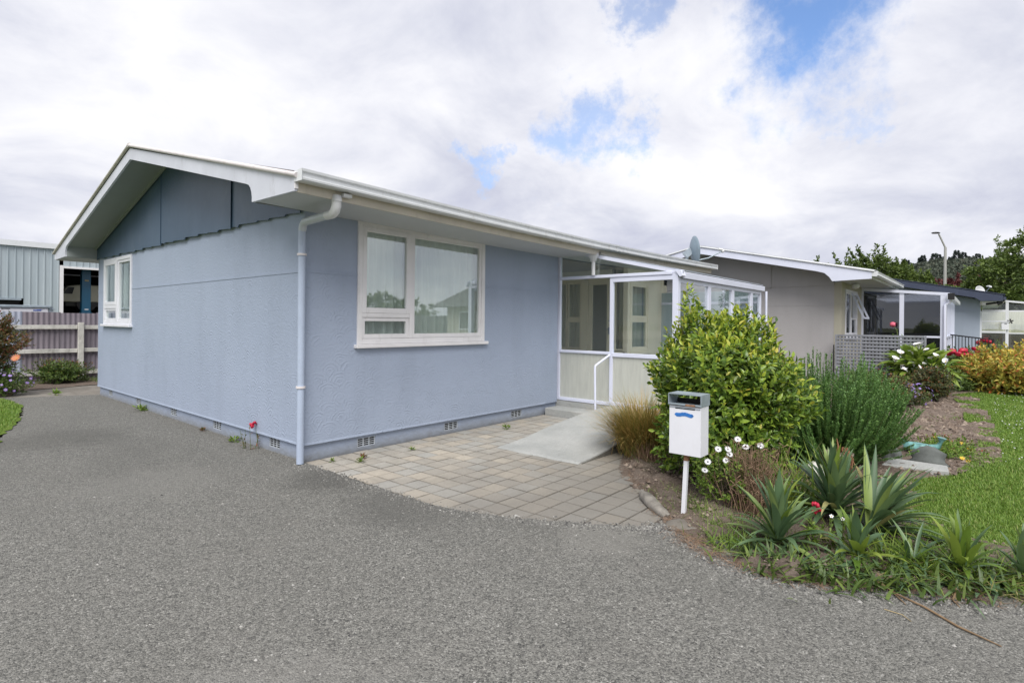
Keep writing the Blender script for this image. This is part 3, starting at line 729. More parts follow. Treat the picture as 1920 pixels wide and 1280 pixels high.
def casement(parent, axis, c, a0, a1, z0, z1, layout, mat='white_paint', sill=True, curtain='sheer_curtain', fw=.055, depth=.09, sash_w=.045, proud=.022, glass='window_glass', cur_depth=.16, folds=26, cside=1, label=None):
    """window in a wall. axis: direction it runs along; c = wall face; inside is +; layout: panes (a0,a1,z0,z1,opening?)"""
    def B(mb, p0, p1, q0, q1, d0, d1):
        if axis == 'x': mb.box(p0, p1, c+d0*cside, c+d1*cside, q0, q1)
        else: mb.box(c+d0*cside, c+d1*cside, p0, p1, q0, q1)
    mb = MB(); B(mb, a0, a0+fw, z0, z1, -proud, depth); B(mb, a1-fw, a1, z0, z1, -proud, depth)
    B(mb, a0+fw, a1-fw, z1-fw, z1, -proud+.002, depth); B(mb, a0+fw, a1-fw, z0, z0+fw, -proud+.002, depth)
    win = mb.build('window', mat, parent, bevel=.003)
    if label: win['label'] = label
    for (p0, p1, q0, q1, op) in layout:
        s = sash_w*(1.25 if op else 1); d0 = -proud-.004 if op else -proud+.014
        mb = MB(); B(mb, p0, p0+s, q0, q1, d0, d0+.04); B(mb, p1-s, p1, q0, q1, d0, d0+.04); B(mb, p0+s, p1-s, q1-s, q1, d0+.001, d0+.04); B(mb, p0+s, p1-s, q0, q0+s*1.1, d0+.001, d0+.04)
        sh = mb.build('sash', mat, win, bevel=.003)
        mb = MB(); e = d0+.022
        v = [(p0+s-.004, q0+s), (p1-s+.004, q0+s), (p1-s+.004, q1-s+.004), (p0+s-.004, q1-s+.004)]
        mb.prism([(q[0], q[1]) for q in v], 'y' if axis == 'x' else 'x', c+e*cside, c+(e+.005)*cside)
        g_ = mb.build('pane', glass, win)
    if sill:
        mb = MB(); B(mb, a0-.035, a1+.045, z0-.045, z0-.002, -.062, depth); mb.build('sill', mat, win, bevel=.006)
    if curtain:
        n = folds*8; vs = []; fs = []; r_ = random.Random(int(a0*100)+5)
        ph = [r_.uniform(-.5, .5) for _ in range(6)]
        for i in range(n+1):
            t = i/n; a = a0+.02+(a1-a0-.04)*t
            d = cur_depth + .022*math.sin(2*math.pi*folds*t + 1.5*math.sin(5*t+ph[0]) + 2*math.sin(13*t+ph[1])) + .010*math.sin(2*math.pi*folds*.43*t+ph[2])
            d2 = cur_depth + .030*math.sin(2*math.pi*folds*t + 1.5*math.sin(5*t+ph[0]) + 2*math.sin(13*t+ph[1])+.35) + .014*math.sin(2*math.pi*folds*.43*t+ph[2])
            for (zz_, dd) in ((z1, d), (z0-.02, d2)):
                vs.append((a, c+dd*cside, zz_) if axis == 'x' else (c+dd*cside, a, zz_))
        for i in range(n): fs.append((2*i, 2*i+1, 2*i+3, 2*i+2))
        MB().add(vs, fs, True).build('curtain', curtain, win)
    return win
# front window: opening light over fixed light on the left, big fixed light on the right
casement(H1, 'x', FO, .625, 2.725, 1.235, 2.645, [(.685, 1.372, 1.595, 2.585, 1), (.685, 1.372, 1.30, 1.545, 0), (1.415, 2.665, 1.30, 2.585, 0)], 'warm_white_paint', folds=17, fw=.062, cur_depth=.125)
mb = MB(); mb.box(.687, 1.37, FO-.020, FO+.06, 1.546, 1.594); mb.box(1.372, 1.415, FO-.021, FO+.07, 1.30, 2.584)
mb.build('window_mullion', 'warm_white_paint', H1)
casement(H1, 'y', FO, 5.635, 7.275, 1.40, 2.605, [(5.70, 6.42, 1.46, 2.545, 0), (6.49, 7.21, 1.75, 2.545, 1), (6.49, 7.21, 1.46, 1.69, 0)], 'white_paint', folds=12, fw=.060, cur_depth=.22, cside=1)
mb = MB(); mb.box(FO-.020, FO+.06, 6.49, 7.21, 1.69, 1.75); mb.box(FO-.021, FO+.07, 6.42, 6.49, 1.46, 2.545)
mb.build('window_mullion', 'white_paint', H1)

# dark blue fibre cement panels of the gable with their ragged overlapping lower edge
def gable_panels():
    ed = [-.0, 1.65, 4.12, 7.70]
    r_ = random.Random(4)
    for i in range(3):
        a, b = ed[i]+(.004 if i else 0), ed[i+1]-.004
        bot = []; y = a
        while y < b-.05:
            y2 = min(b, y+r_.uniform(.28, .5)); z = 2.628+r_.uniform(-.008, .008); bot += [(y, z), (y2-.03, z+.022)]; y = y2
        bot.append((b, 2.64))
        top = [(b, rt(b)-.10)] + ([(3.85, rt(3.85)-.10)] if a < 3.85 < b else []) + [(a, rt(a)-.10)]
        out = -.038-(.010 if i % 2 else 0)
        mb = MB(); mb.prism(bot+top, 'x', FO+out+.012, FO+out); mb.build('gable_panel', 'gable_panel_blue', H1)
    for y in (1.65, 4.12):
        mb = MB(); mb.box(FO-.056, FO-.0505, y-.012, y+.012, 2.62, rt(y)-.11); mb.build('cover_strip', 'gable_panel_blue', H1)
    # wall framing behind them closes the loft
    mb = MB(); mb.prism([(0, 2.64), (WY, 2.64), (WY, rt(WY)-.12), (3.85, rt(3.85)-.12), (0, rt(0)-.12)], 'x', FO+.02, FO+.10); mb.build('gable_backing', 'dark_hole', H1)
gable_panels()
OX = -.55      # face of the barge boards
def barge(sgn):
    """sgn +1: the half towards the front eave (y from -.8 to the ridge)"""
    def yy(y): return y if sgn > 0 else 7.70-y
    top = [(-.80, rt(-.8)), (3.85, 3.93)]
    bt = [(3.85, 3.93-.155), (.16, rt(.16)-.155)]
    curve = [(.10, 2.835), (.06, 2.80), (.035, 2.75), (.025, 2.70), (.025, 2.655)]
    tail = [(-.80, 2.645)]
    poly = [(yy(a), z) for a, z in top+bt+curve+tail]
    if sgn < 0: poly = poly[::-1]
    mb = MB(); mb.prism(poly, 'x', OX, OX+.028); mb.build('barge_board', 'barge_paint', H1)
    mb = MB(); mb.box(OX-.002, OX+.03, yy(-.80), yy(-.815), 2.665, rt(-.8)+.02); mb.build('end_cap', 'warm_white_paint', H1)
    # rolled sheet edge over the board
    mb = MB(); n = 9; a = Vector((OX-.012, yy(-.86), rt(-.86)+.018)); b = Vector((OX-.012, yy(3.88), 3.93+.018+.03))
    mb.tube([a+(b-a)*i/n for i in range(n+1)], .024, 8); mb.build('barge_roll', 'roll_edge' if sgn < 0 else 'bracket_white', H1)
    # sloping gable soffit, and the little box at the eave
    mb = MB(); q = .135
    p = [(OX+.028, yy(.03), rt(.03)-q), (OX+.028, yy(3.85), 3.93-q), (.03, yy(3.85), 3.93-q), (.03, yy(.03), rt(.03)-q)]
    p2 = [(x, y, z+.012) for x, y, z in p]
    mb.add(p+p2, [(0, 1, 2, 3), (7, 6, 5, 4), (0, 4, 5, 1), (1, 5, 6, 2), (2, 6, 7, 3), (3, 7, 4, 0)]); mb.build('gable_soffit', 'gable_soffit_shaded', H1)
    mb = MB(); mb.bar((FO-.065, yy(.05), rt(.05)-q-.015), (FO-.065, yy(3.85), 3.93-q-.015), .025, .03); mb.build('soffit_bead', 'gable_soffit_shaded', H1)
    mb = MB(); mb.box(OX+.028, -.055, yy(.028), yy(.04), 2.655, rt(0)-.12); mb.build('eave_box_end', 'gable_soffit_shaded', H1)
barge(1); barge(-1)
def longprism(poly, x0, x1, name, mat, n=12, parent=None):
    mb = MB(); k = len(poly); vs = []; fs = []
    for i in range(n+1):
        x = x0+(x1-x0)*i/n
        for (y, z) in poly: vs.append((x, y, z+sag(x)))
    for i in range(n):
        for j in range(k): j2 = (j+1) % k; fs.append((i*k+j, i*k+j2, (i+1)*k+j2, (i+1)*k+j))
    fs += [tuple(range(k)), tuple(range(n*k, (n+1)*k))]
    mb.add(vs, fs); return mb.build(name, mat, parent or H1)
XE = LX+.55
longprism([(-.80, 2.640), (-.778, 2.640), (-.778, 2.80), (-.80, 2.80)], OX+.03, XE, 'fascia', 'fascia_paint')
# ogee gutter
gp = [(-.803, 2.725), (-.905, 2.718), (-.930, 2.728), (-.933, 2.745), (-.915, 2.755), (-.918, 2.790), (-.935, 2.800), (-.938, 2.822), (-.926, 2.822), (-.920, 2.806), (-.905, 2.795), (-.900, 2.740), (-.803, 2.74)]
longprism(gp, OX+.0, XE+.02, 'gutter', 'gutter_white')
for x in (4.9,): longprism([(y-.006 if y < -.85 else y, z-(.006 if z < 2.73 else -.003)) for y, z in gp[:8]]+[(-.803, 2.82)], x-.02, x+.02, 'gutter_joint', 'gutter_white', 1)
longprism([(-.802, 2.72), (-.935, 2.718), (-.938, 2.822), (-.802, 2.815)], XE+.021, XE+.026, 'gutter_end', 'gutter_white', 1)
longprism([(-.802, 2.72), (-.935, 2.718), (-.938, 2.822), (-.802, 2.815)], OX-.008, OX-.003, 'gutter_end', 'gutter_white', 1)
longprism([(FO-.0, 2.655), (-.776, 2.643), (-.776, 2.655), (FO-.0, 2.667)], OX+.03, XE, 'eave_soffit', 'soffit_paint')
mb = MB(); mb.box(OX+.03, XE, WY+.0, WY+.78, 2.645, 2.657); mb.build('eave_soffit', 'soffit_paint', H1)
mb = MB(); mb.box(OX+.03, XE, WY+.78, WY+.80, 2.64, 2.80); mb.build('fascia', 'fascia_paint', H1)
# corrugated roof in sheets
def roof_sheets(parent, x0, x1, yr, zr, ye, ze, mat, sagf, width=.76, pitch=.076, amp=.0085):
    n = int(round((x1-x0)/width)); width = (x1-x0)/n; rows = 5
    for s in range(n):
        k = int(width/pitch)*6; vs = []; fs = []
        for j in range(rows+1):
            t = j/rows; y = yr+(ye-yr)*t
            for i in range(k+1):
                x = x0+s*width+width*i/k; z = zr+(ze-zr)*t+sagf(x)*t+amp*math.cos(2*math.pi*(x-x0)/pitch)+(.002 if s % 2 else 0)
                vs.append((x, y, z))
        for j in range(rows):
            for i in range(k): a = j*(k+1)+i; fs.append((a, a+1, a+k+2, a+k+1))
        MB().add(vs, fs, True).build('roof_sheet', mat, parent)
roof_sheets(H1, OX+.0, XE, 3.85, 3.955, -.885, rt(-.885)+.045, 'roof_iron', sag)
roof_sheets(H1, OX+.0, XE, 3.85, 3.955, 8.585, rt(8.585)+.045, 'roof_iron', lambda x: 0, pitch=.152)
mb = MB(); mb.prism([(3.60, 3.915), (3.85, 3.985), (4.10, 3.915), (4.10, 3.905), (3.85, 3.972), (3.60, 3.905)], 'x', OX-.02, XE+.02); mb.build('ridge_cap', 'roof_iron', H1)
mb = MB(); mb.tube([(OX-.03, 3.85, 3.965), (XE+.03, 3.85, 3.965)], .03, 10); mb.build('ridge_roll', 'roll_edge', H1)
# rear and right walls, alcove, floor, inner partitions
w = MB(); w.box(FO+TH, LX, WY-.14, WY, -.04, 2.66); w.box(LX-.14, LX, 0, WY-.14, -.04, 2.66)
w.prism([(0, 2.66), (WY, 2.66), (WY, rt(WY)-.12), (3.85, rt(3.85)-.12), (0, rt(0)-.12)], 'x', LX-.1, LX-.02)
w.build('rear_wall', 'stucco_blue', H1)
w = MB(); w.box(.15, 4.5, .15, 7.5, .10, .16); w.box(4.5, LX-.15, 1.9, 7.5, .10, .16); w.build('floor_slab', 'interior_floor', H1)
w = MB(); w.box(.15, 8.6, 3.7, 3.8, .16, 2.6); w.box(3.2, 3.3, .2, 3.7, .16, 2.6); w.box(.15, 8.6, .15, 7.5, 2.605, 2.62); w.build('partition', 'interior_wall', H1)
# alcove: return wall at x 4.52, back wall at y 1.8, cream joinery on x 6.95 and on y 0
w = MB(); w.box(4.38, 4.52, FO+TH, 1.9, .187, 2.66); w.box(4.38, 6.95, 1.80, 1.94, .187, 2.66)
w.build('porch_wall', 'cream_paint', H1)
w = MB(); w.box(4.54, 8.5, -2.10, 1.80, -.03, .215); w.build('porch_floor', 'concrete', H1)
# joinery
casement(H1, 'y', 6.95, 1.06, 1.80, .90, 2.42, [(1.11, 1.45, 1.60, 2.37, 0), (1.11, 1.45, .95, 1.55, 0), (1.47, 1.75, .95, 2.37, 0)], 'cream_paint', sill=True, curtain='cream_curtain', folds=6, fw=.045, sash_w=.03, cur_depth=.14)
mb = MB(); mb.box(6.93, 7.02, 1.11, 1.45, 1.55, 1.60); mb.box(6.93, 7.02, .93, 1.06, .22, 2.46); mb.box(6.93, 7.05, .36, 1.80, 2.42, 2.66); mb.box(6.95, 7.05, 1.06, 1.80, .22, .90); mb.build('door_frame', 'cream_paint', H1)
mb = MB()   # glazed door
mb.box(6.945, 6.985, .92, .83, .23, 2.42); mb.box(6.945, 6.985, .36, .48, .23, 2.42); mb.box(6.946, 6.985, .48, .83, 2.30, 2.42); mb.box(6.946, 6.985, .48, .83, .23, .48)
dr = mb.build('porch_door', 'cream_paint', H1, bevel=.003)
mb = MB(); mb.box(6.962, 6.967, .48, .83, .48, 2.30); mb.build('pane', 'window_glass', dr)
mb = MB(); mb.box(6.93, 6.945, .405, .435, 1.28, 1.42); mb.tube([(6.93, .42, 1.38), (6.90, .42, 1.38), (6.90, .50, 1.38)], .008, 8); mb.lathe([(0, 0), (.02, 0), (.02, .01), (0, .01)], (6.94, .42, 1.55), 10); mb.build('door_handle', 'galvanised', dr)
casement(H1, 'y', 6.95, .0, .34, .90, 2.42, [(.04, .30, .95, 2.37, 0)], 'cream_paint', sill=False, curtain='cream_curtain', folds=3, fw=.035, sash_w=.03, cur_depth=.22)
mb = MB(); mb.box(6.95, 7.05, .0, .36, .22, .90); mb.build('window_apron', 'cream_paint', H1)
casement(H1, 'x', .0, 7.03, 7.86, .92, 2.36, [(7.10, 7.79, 1.62, 2.30, 0), (7.10, 7.79, .98, 1.57, 0)], 'cream_paint', sill=True, curtain='cream_curtain', folds=7, fw=.065, sash_w=.04, cur_depth=.16)
mb = MB(); mb.box(7.10, 7.79, -.01, .05, 1.57, 1.62); mb.box(6.93, 7.03, -.012, .09, .22, 2.66); mb.box(7.03, LX, .0, .09, 2.36, 2.66); mb.box(7.03, 7.86, .002, .09, .22, .92); mb.box(7.86, LX, -.004, .09, .22, 2.36)
mb.build('porch_front_wall', 'cream_paint', H1)

# ---- the glazed sunroom
SX, SY, SXE = 4.545, -2.10, 8.46
sun = MB(); P_ = .055
def sy_top(y): return 2.645 - (-.386-y)*(.405/1.78)
sun.box(SX, SX+P_, -.055, -.0, .225, 2.64)                      # wall post
sun.box(SX-.002, SX+P_, -.80, -.055, 2.60, 2.64)
sun.box(SX, SX+P_, -1.055, -1.00, .225, 2.22)                   # middle post
sun.box(SX-.004, SX+.085, -2.115, -2.03, .215, 2.235)           # corner post
sun.build_parent = None
sunroom = sun.build('sunroom', 'aluminium_white', H1, bevel=.003)
sunroom['label'] = 'glazed white framed sunroom with ribbed lower panes'
def rail(name, *b, mat='aluminium_white', bev=.004):
    mb = MB(); mb.box(*b); return mb.build(name, mat, sunroom, bevel=bev)
rail('top_rail', SX-.018, SX+.06, -2.03, -.055, 2.215, 2.262)
rail('head_rail', SX-.003, SX+.05, -2.03, -1.055, 2.14, 2.213)
rail('mid_rail', SX-.012, SX+.05, -1.0, -.055, 1.015, 1.058); rail('mid_rail', SX-.006, SX+.05, -2.03, -1.055, .985, 1.045)
rail('bottom_rail', SX-.010, SX+.06, -1.0, -.055, .222, .275); rail('bottom_rail', SX-.006, SX+.06, -2.03, -1.055, .222, .285)
mb = MB(); mb.bar((SX+.02, -.30, sy_top(-.30)), (SX+.02, -2.18, sy_top(-2.18)), .05, .055); mb.build('sloping_rail', 'aluminium_white', sunroom)
def pane(name, mat, vs):
    mb = MB(); mb.prism([(v[0], v[1]) for v in vs], 'x', SX+.022, SX+.027); return mb.build(name, mat, sunroom)
pane('pane', 'porch_glass', [(-.055, 1.058), (-1.0, 1.058), (-1.0, 2.215), (-.055, 2.215)])
pane('pane', 'porch_glass', [(-1.055, 1.045), (-2.03, 1.045), (-2.03, 2.14), (-1.055, 2.14)])
pane('pane', 'window_glass', [(-.055, 2.262), (-2.0, 2.262), (-.42, 2.60), (-.055, 2.60)])
pane('ribbed_pane', 'ribbed_glass', [(-.055, .275), (-1.0, .275), (-1.0, 1.015), (-.055, 1.015)])
pane('ribbed_pane', 'ribbed_glass', [(-1.055, .285), (-2.03, .285), (-2.03, .985), (-1.055, .985)])
# long front of the sunroom
fx_ = [SX+.085, 5.79, 6.88, 7.91, SXE]
for i in range(4):
    a, b = fx_[i], fx_[i+1]
    if i: rail('post', a-.06, a+.06, SY, SY+.06, .22, 2.16)
    a2 = a+(.06 if i else 0); b2 = b-.06
    if i == 3: b2 = b-.04
    rail('rail', a2, b2, SY+.002, SY+.055, 2.10, 2.16, bev=0); rail('rail', a2, b2, SY+.002, SY+.055, .99, 1.05, bev=0); rail('rail', a2, b2, SY+.002, SY+.055, .22, .28, bev=0)
    mb = MB(); mb.box(a2, b2, SY+.02, SY+.025, 1.05, 2.10); mb.build('pane', 'porch_glass', sunroom)
    mb = MB(); mb.box(a2, b2, SY+.02, SY+.025, .28, .99); mb.build('ribbed_pane', 'ribbed_glass', sunroom)
rail('post', SXE-.04, SXE+.03, SY, SY+.06, .02, 2.16)
mb = MB(); mb.prism([(SY-.05, 2.165), (SY+.07, 2.165), (SY+.07, 2.245), (SY-.02, 2.262), (SY-.055, 2.25)], 'x', SX+.10, SXE+.07); mb.build('sunroom_gutter', 'aluminium_white', sunroom)
mb = MB(); mb.prism([(SY-.09, 2.19), (SY-.05, 2.175), (SY+.02, 2.27), (SY-.06, 2.275)], 'x', SX-.03, SX+.10); mb.build('gutter_bracket', 'aluminium_white', sunroom)
# far end of the sunroom: frosted panels
for (y0, y1) in ((-2.04, -1.40), (-1.36, -.70), (-.66, -.02)):
    mb = MB(); mb.box(SXE-.02, SXE-.012, y0, y1, .25, 1.92); mb.build('frosted_pane', 'frosted_panel', sunroom)
    rail('rail', SXE-.03, SXE, y0, y1, 1.92, 1.97, bev=0)
    mb = MB(); mb.box(SXE-.02, SXE-.012, y0, y1, 1.97, 2.18); mb.build('frosted_pane', 'frosted_panel', sunroom)
for y in (-1.38, -.68): rail('post', SXE-.035, SXE+.01, y-.02, y+.02, .2, 2.2, bev=0)
# roof of translucent sheets
for i in range(5):
    a = SX-.01+i*(SXE+.06-SX)/5; b = a+(SXE+.06-SX)/5-.012; mb = MB()
    p = [(a, -.80, 2.585), (b, -.80, 2.585), (b, SY-.03, 2.275), (a, SY-.03, 2.275)]
    mb.add(p+[(x, y, z+.012) for x, y, z in p], [(0, 1, 2, 3), (7, 6, 5, 4), (0, 4, 5, 1), (1, 5, 6, 2), (2, 6, 7, 3), (3, 7, 4, 0)]); mb.build('roof_panel', 'roof_plastic', sunroom)
# slim post standing outside the far corner and the stub dropper with its round rainwater head
mb = MB(); mb.tube([(8.74, SY-.02, .0), (8.74, SY-.02, 2.17)], .022, 8); mb.build('downpipe', 'aluminium_white', H1)
mb = MB(); mb.tube([(SX-.04, -.72, 2.26), (SX-.04, -.72, 2.50)], .030, 12); dp = mb.build('dropper_pipe', 'plastic_white', H1)
mb = MB(); mb.lathe([(0, -.075), (.05, -.07), (.055, -.03), (.085, .0), (.088, .04), (.07, .075), (0, .085)], (SX-.04, -.72, 2.555), 18); mb.build('rainwater_head', 'plastic_white', dp)
# downpipe on the front corner
mb = MB(); PX, PYY = -.072, -.070
mb.tube([(PX, PYY, .02), (PX, PYY, 2.42), (PX-.002, PYY-.006, 2.47)], .037, 16)
dpo = mb.build('downpipe', 'pipe_paint', H1)
mb = MB(); mb.tube([(PX, PYY+.0, 2.43), (PX, PYY-.02, 2.485), (PX-.01, PYY-.07, 2.51), (-.125, -.70, 2.515)], .040, 16); mb.build('bend_pipe', 'pipe_grey', dpo)
mb = MB(); mb.tube([(-.12, -.62, 2.512), (-.125, -.72, 2.512), (-.13, -.772, 2.535), (-.13, -.795, 2.58), (-.13, -.80, 2.68)], [.042, .043, .046, .046, .043], 16)
mb.tube([(-.13, -.80, 2.62), (-.13, -.80, 2.66)], .049, 16); mb.build('elbow', 'plastic_white', dpo)
mb = MB(); mb.box(-.09, .0, -.86, -.81, 2.665, 2.70); mb.build('outlet_bracket', 'plastic_white', dpo, bevel=.004)
for z in (2.17, .80):
    mb = MB(); mb.tube([(PX, PYY, z), (PX, PYY, z+.022)], .048, 16); mb.box(PX-.01, PX+.05, PYY+.03, PYY+.05, z+.0, z+.02); mb.build('pipe_bracket', 'bracket_white', dpo)
# satellite dish fixed to the eave at the far end of the roof
dish = thing('satellite_dish', 'grey satellite dish on an arm at the far end of the blue house roof', 'satellite dish', (8.88, -.55, 2.85))
def mk_dish(root, c, face, r0, tall, arm, matd='dish_grey'):
    f = Vector(face).normalized(); s = f.cross(Vector((0, 0, 1))).normalized(); u = s.cross(f)
    c = Vector(c); vs = []; fs = []; n = 28; rings = 7
    for layer in (0, 1):
        for i in range(rings+1):
            q = i/rings
            for j in range(n):
                a = 2*math.pi*j/n; vs.append(c + s*math.cos(a)*q*r0 + u*math.sin(a)*q*r0*tall + f*(.10*q*q*r0/.3 - .05 - layer*.012))
    for layer in (0, 1):
        o = layer*(rings+1)*n
        for i in range(rings):
            for j in range(n): j2 = (j+1) % n; fs.append((o+i*n+j, o+i*n+j2, o+(i+1)*n+j2, o+(i+1)*n+j))
    o1 = rings*n; o2 = (2*rings+1)*n
    for j in range(n): j2 = (j+1) % n; fs.append((o1+j, o1+j2, o2+j2, o2+j))
    MB().add(vs, fs, True).build('reflector', matd, root)
    b0 = c-u*r0*tall*.75+f*.02; b1 = b0+f*arm+u*.16
    mb = MB(); mb.tube([b0, b0+f*arm*.5+u*.04, b1], .013, 8); mb.build('feed_arm', 'galvanised', root)
    mb = MB(); mb.tube([b1-f*.02, b1+f*.03], .035, 10); mb.tube([b1+u*.03+s*.02, b1+u*.05+s*.02-f*.09], .025, 10); mb.build('feed_horn', 'plastic_white', root)
    mb = MB(); mb.bar(c-f*.05, c-f*.20-u*.1, .10, .14); mb.tube([c-f*.16-u*.02, c-f*.16-u*.30], .022, 8); mb.bar(c-f*.13-u*.16, c-f*.13-u*.16-f*.3-u*.10, .03, .03); mb.build('bracket', 'galvanised', root)
mk_dish(dish, (8.88, -.55, 3.13), (.66, -.74, .10), .29, 1.08, .62)

# step, ramp, handrail at the sunroom door
def tagm(o, label, cat, group=None): return tag(o, label, cat, group)
mb = MB(); mb.box(4.18, 4.535, -1.04, -.03, -.03, .125)
tagm(mb.build('step', 'concrete', None, bevel=.008), 'low concrete step below the ribbed glass at the wall corner', 'step')
def ramp():
    prof = [(1.88, -.0), (1.93, .014), (2.1, .022), (2.45, .055), (2.85, .108), (3.3, .160), (3.83, .200), (4.40, .222), (4.53, .222)]
    mb = MB(); vs = []; fs = []; k = 7
    for (x, z) in prof:
        for j in range(k+1):
            y = -1.06-(1.14)*j/k; e = .012*math.sin(x*7+j) if j in (0, k) else 0
            vs.append((x+(.008*math.sin(j*2.1) if x < 2 else 0), y+e*.5, z+.010))
    for i in range(len(prof)-1):
        for j in range(k): a = i*(k+1)+j; fs.append((a, a+1, a+k+2, a+k+1))
    n0 = len(vs)
    for i, (x, z) in enumerate(prof):
        for j in (0, k): v = vs[i*(k+1)+j]; vs.append((v[0], v[1]+(.01 if j == 0 else -.01), -.03))
    for i in range(len(prof)-1):
        for q, j in enumerate((0, k)):
            a = i*(k+1)+j; b = (i+1)*(k+1)+j; fs.append((a, b, n0+2*(i+1)+q, n0+2*i+q))
    mb.add(vs, fs, False)
    rp = mb.build('ramp', 'concrete', None); side = MB()
    for (xa, za), (xb, zb) in zip(prof[1:-1], prof[2:]): side.add([(xa, -2.224, -.02), (xb, -2.224, -.02), (xb, -2.214, zb+.004), (xa, -2.214, za+.004)], [(0, 1, 2, 3)])
    side.build('ramp_side', 'ramp_side_concrete', rp)
    tagm(rp, 'pale brushed concrete ramp rising from the pavers to the sunroom door', 'ramp')
ramp()
mb = MB(); mb.tube([(4.12, -1.02, .10), (4.10, -1.02, .84), (4.105, -1.02, .865), (4.52, -1.02, 1.01)], .0165, 10)
tagm(mb.build('handrail', 'aluminium_white', None), 'white bent metal handrail standing on the step beside the ramp', 'handrail')

# ------------------------------------------------------------------ left: fence, trailer, shed
def fence():
    f = thing('iron_fence', 'purple corrugated iron fence with flaking white rails behind the driveway', 'fence', (.4, 11.4, 0))
    x = -4.2; i = 0
    while x < 9.3:
        blue = x < -.7; wd = .70 if not blue else .78; x2 = x+wd
        if blue and x2 > -.62: x2 = -.61
        k = max(6, int((x2-x)/.076)*6); vs = []; fs = []; dz = random.uniform(-.012, .012) if not blue else .01
        for z in (-.03, 1.635+dz):
            for j in range(k+1):
                xx = x+(x2-x)*j/k; vs.append((xx, 11.42+.011*math.cos(2*math.pi*xx/.10)+(.004 if i % 2 else 0), z))
        for j in range(k): fs.append((j, j+1, k+2+j, k+1+j))
        MB().add(vs, fs, True).build('fence_sheet', 'fence_iron_blue' if blue else 'fence_iron_purple', f); x = x2-.0; i += 1
    for x in (-3.9, -1.75, .46, 2.6, 4.8, 7.0):
        mb = MB(); mb.box(x-.055, x+.055, 11.27, 11.37, -.1, 1.40); mb.build('fence_post', 'weathered_white', f, bevel=.006)
        mb = MB(); 
    for x0, x1 in ((-3.84, -1.81), (-1.69, .40), (.52, 2.54), (2.66, 4.74), (4.86, 6.94)):
        for z, t in ((1.29, .005), (.72, -.01), (.22, .03)):
            mb = MB(); mb.bar((x0, 11.355, z-t), (x1, 11.355, z), .05, .095); mb.build('fence_rail', 'weathered_white', f, bevel=.004)
fence()
tr = thing('box_trailer', 'white box trailer roof showing above the fence at the far left', 'trailer', (-.9, 13.6, 0))
mb = MB(); mb.box(-3.6, .22, 13.5, 15.3, .55, 1.765); mb.build('body', 'trailer_white', tr, bevel=.02)
mb = MB(); mb.box(-3.65, .27, 13.46, 15.34, 1.765, 1.83); mb.build('roof', 'galvanised', tr, bevel=.01)
for x in (-3.0, -.6):
    mb = MB(); mb.tube([(x, 13.6, .33), (x, 13.8, .33)], .33, 20); mb.build('wheel', 'black_metal', tr)
mb = MB(); mb.box(-.10, .06, 13.494, 13.499, 1.685, 1.712); mb.prism([(-.10, 1.70), (-.04, 1.685), (.10, 1.722), (.0, 1.722)], 'y', 13.490, 13.493); mb.build('blue_mark', 'text_blue', tr)
mb = MB(); mb.box(-.72, -.55, 13.494, 13.499, 1.722, 1.740); mb.build('small_print', 'text_dark', tr)
mb = MB(); mb.box(.225, .32, 13.52, 13.60, 1.60, 1.80); mb.box(.23, .36, 13.5, 13.53, 1.72, 1.75); mb.build('corner_lock', 'galvanised', tr)

def shed():
    s = thing('workshop_shed', 'pale blue grey ribbed metal workshop with an open dark bay beyond the fence', 'shed', (2, 18, 0))
    ys = 18.0; zt = 3.78
    def panel(x0, x1, z0, z1):
        vs = []; n = int(round((x1-x0)/.18)); prof = []
        for i in range(n):
            a = x0+(x1-x0)*i/n; w_ = (x1-x0)/n
            prof += [(a, 0), (a+w_*.70, 0), (a+w_*.76, -.028), (a+w_*.90, -.028), (a+w_*.96, 0)]
        prof.append((x1, 0)); k = len(prof)
        for z in (z0, z1):
            for (x, y) in prof: vs.append((x, ys+y, z))
        MB().add(vs, [(i, i+1, k+i+1, k+i) for i in range(k-1)]).build('wall_sheet', 'shed_iron', s)
    x = -6.84
    while x < 1.0:
        if -2.2 < x < .2:
            panel(x, x+.72, 2.12, zt); panel(x, x+.72, 0, 1.2)
        else: panel(x, x+.72, 0, zt)
        x += .72
    panel(x, 1.26, 0, zt)
    panel(1.36, 4.6, 3.22, zt)
    for q in range(6): panel(4.6+q*.72, 5.32+q*.72, 0, zt)
    mb = MB(); mb.box(-7, 9.2, ys-.10, ys+.05, zt, zt+.17); mb.build('fascia', 'gutter_white', s)
    mb = MB(); mb.box(1.26, 1.36, ys-.05, ys+.02, 0, 3.26); mb.box(1.36, 4.6, ys-.045, ys+.02, 3.17, 3.24); mb.box(4.52, 4.6, ys-.05, ys+.02, 0, 3.17); mb.build('door_frame', 'warm_white_paint', s)
    mb = MB(); mb.box(-2.3, .30, ys-.04, ys+.02, 2.06, 2.13); mb.build('window_lintel', 'galvanised', s)
    mb = MB(); mb.box(-2.2, .28, ys+.10, ys+.12, 1.1, 2.08); mb.build('window_opening', 'dark_hole', s)
    mb = MB(); mb.box(-7, 9.2, 28, 28.1, 0, 4); mb.box(-7, -6.9, ys+.02, 28, 0, 4); mb.box(9.1, 9.2, ys+.02, 28, 0, 4)
    mb.box(-7, 9.2, ys+.03, 28.1, zt+.02, zt+.1); mb.build('shell', 'dark_interior', s)
    mb = MB(); mb.box(-6.9, 9.1, ys, 28, -.03, .02); mb.build('floor', 'concrete', s)
    mb = MB(); mb.box(1.7, 3.1, 21, 21.08, 3.12, 3.17); mb.build('strip_light', 'petal_white', s)
shed()
h = thing('vehicle_hoist', 'dark blue hoist column in the open bay of the workshop', 'hoist', (2.05, 18.7, 0))
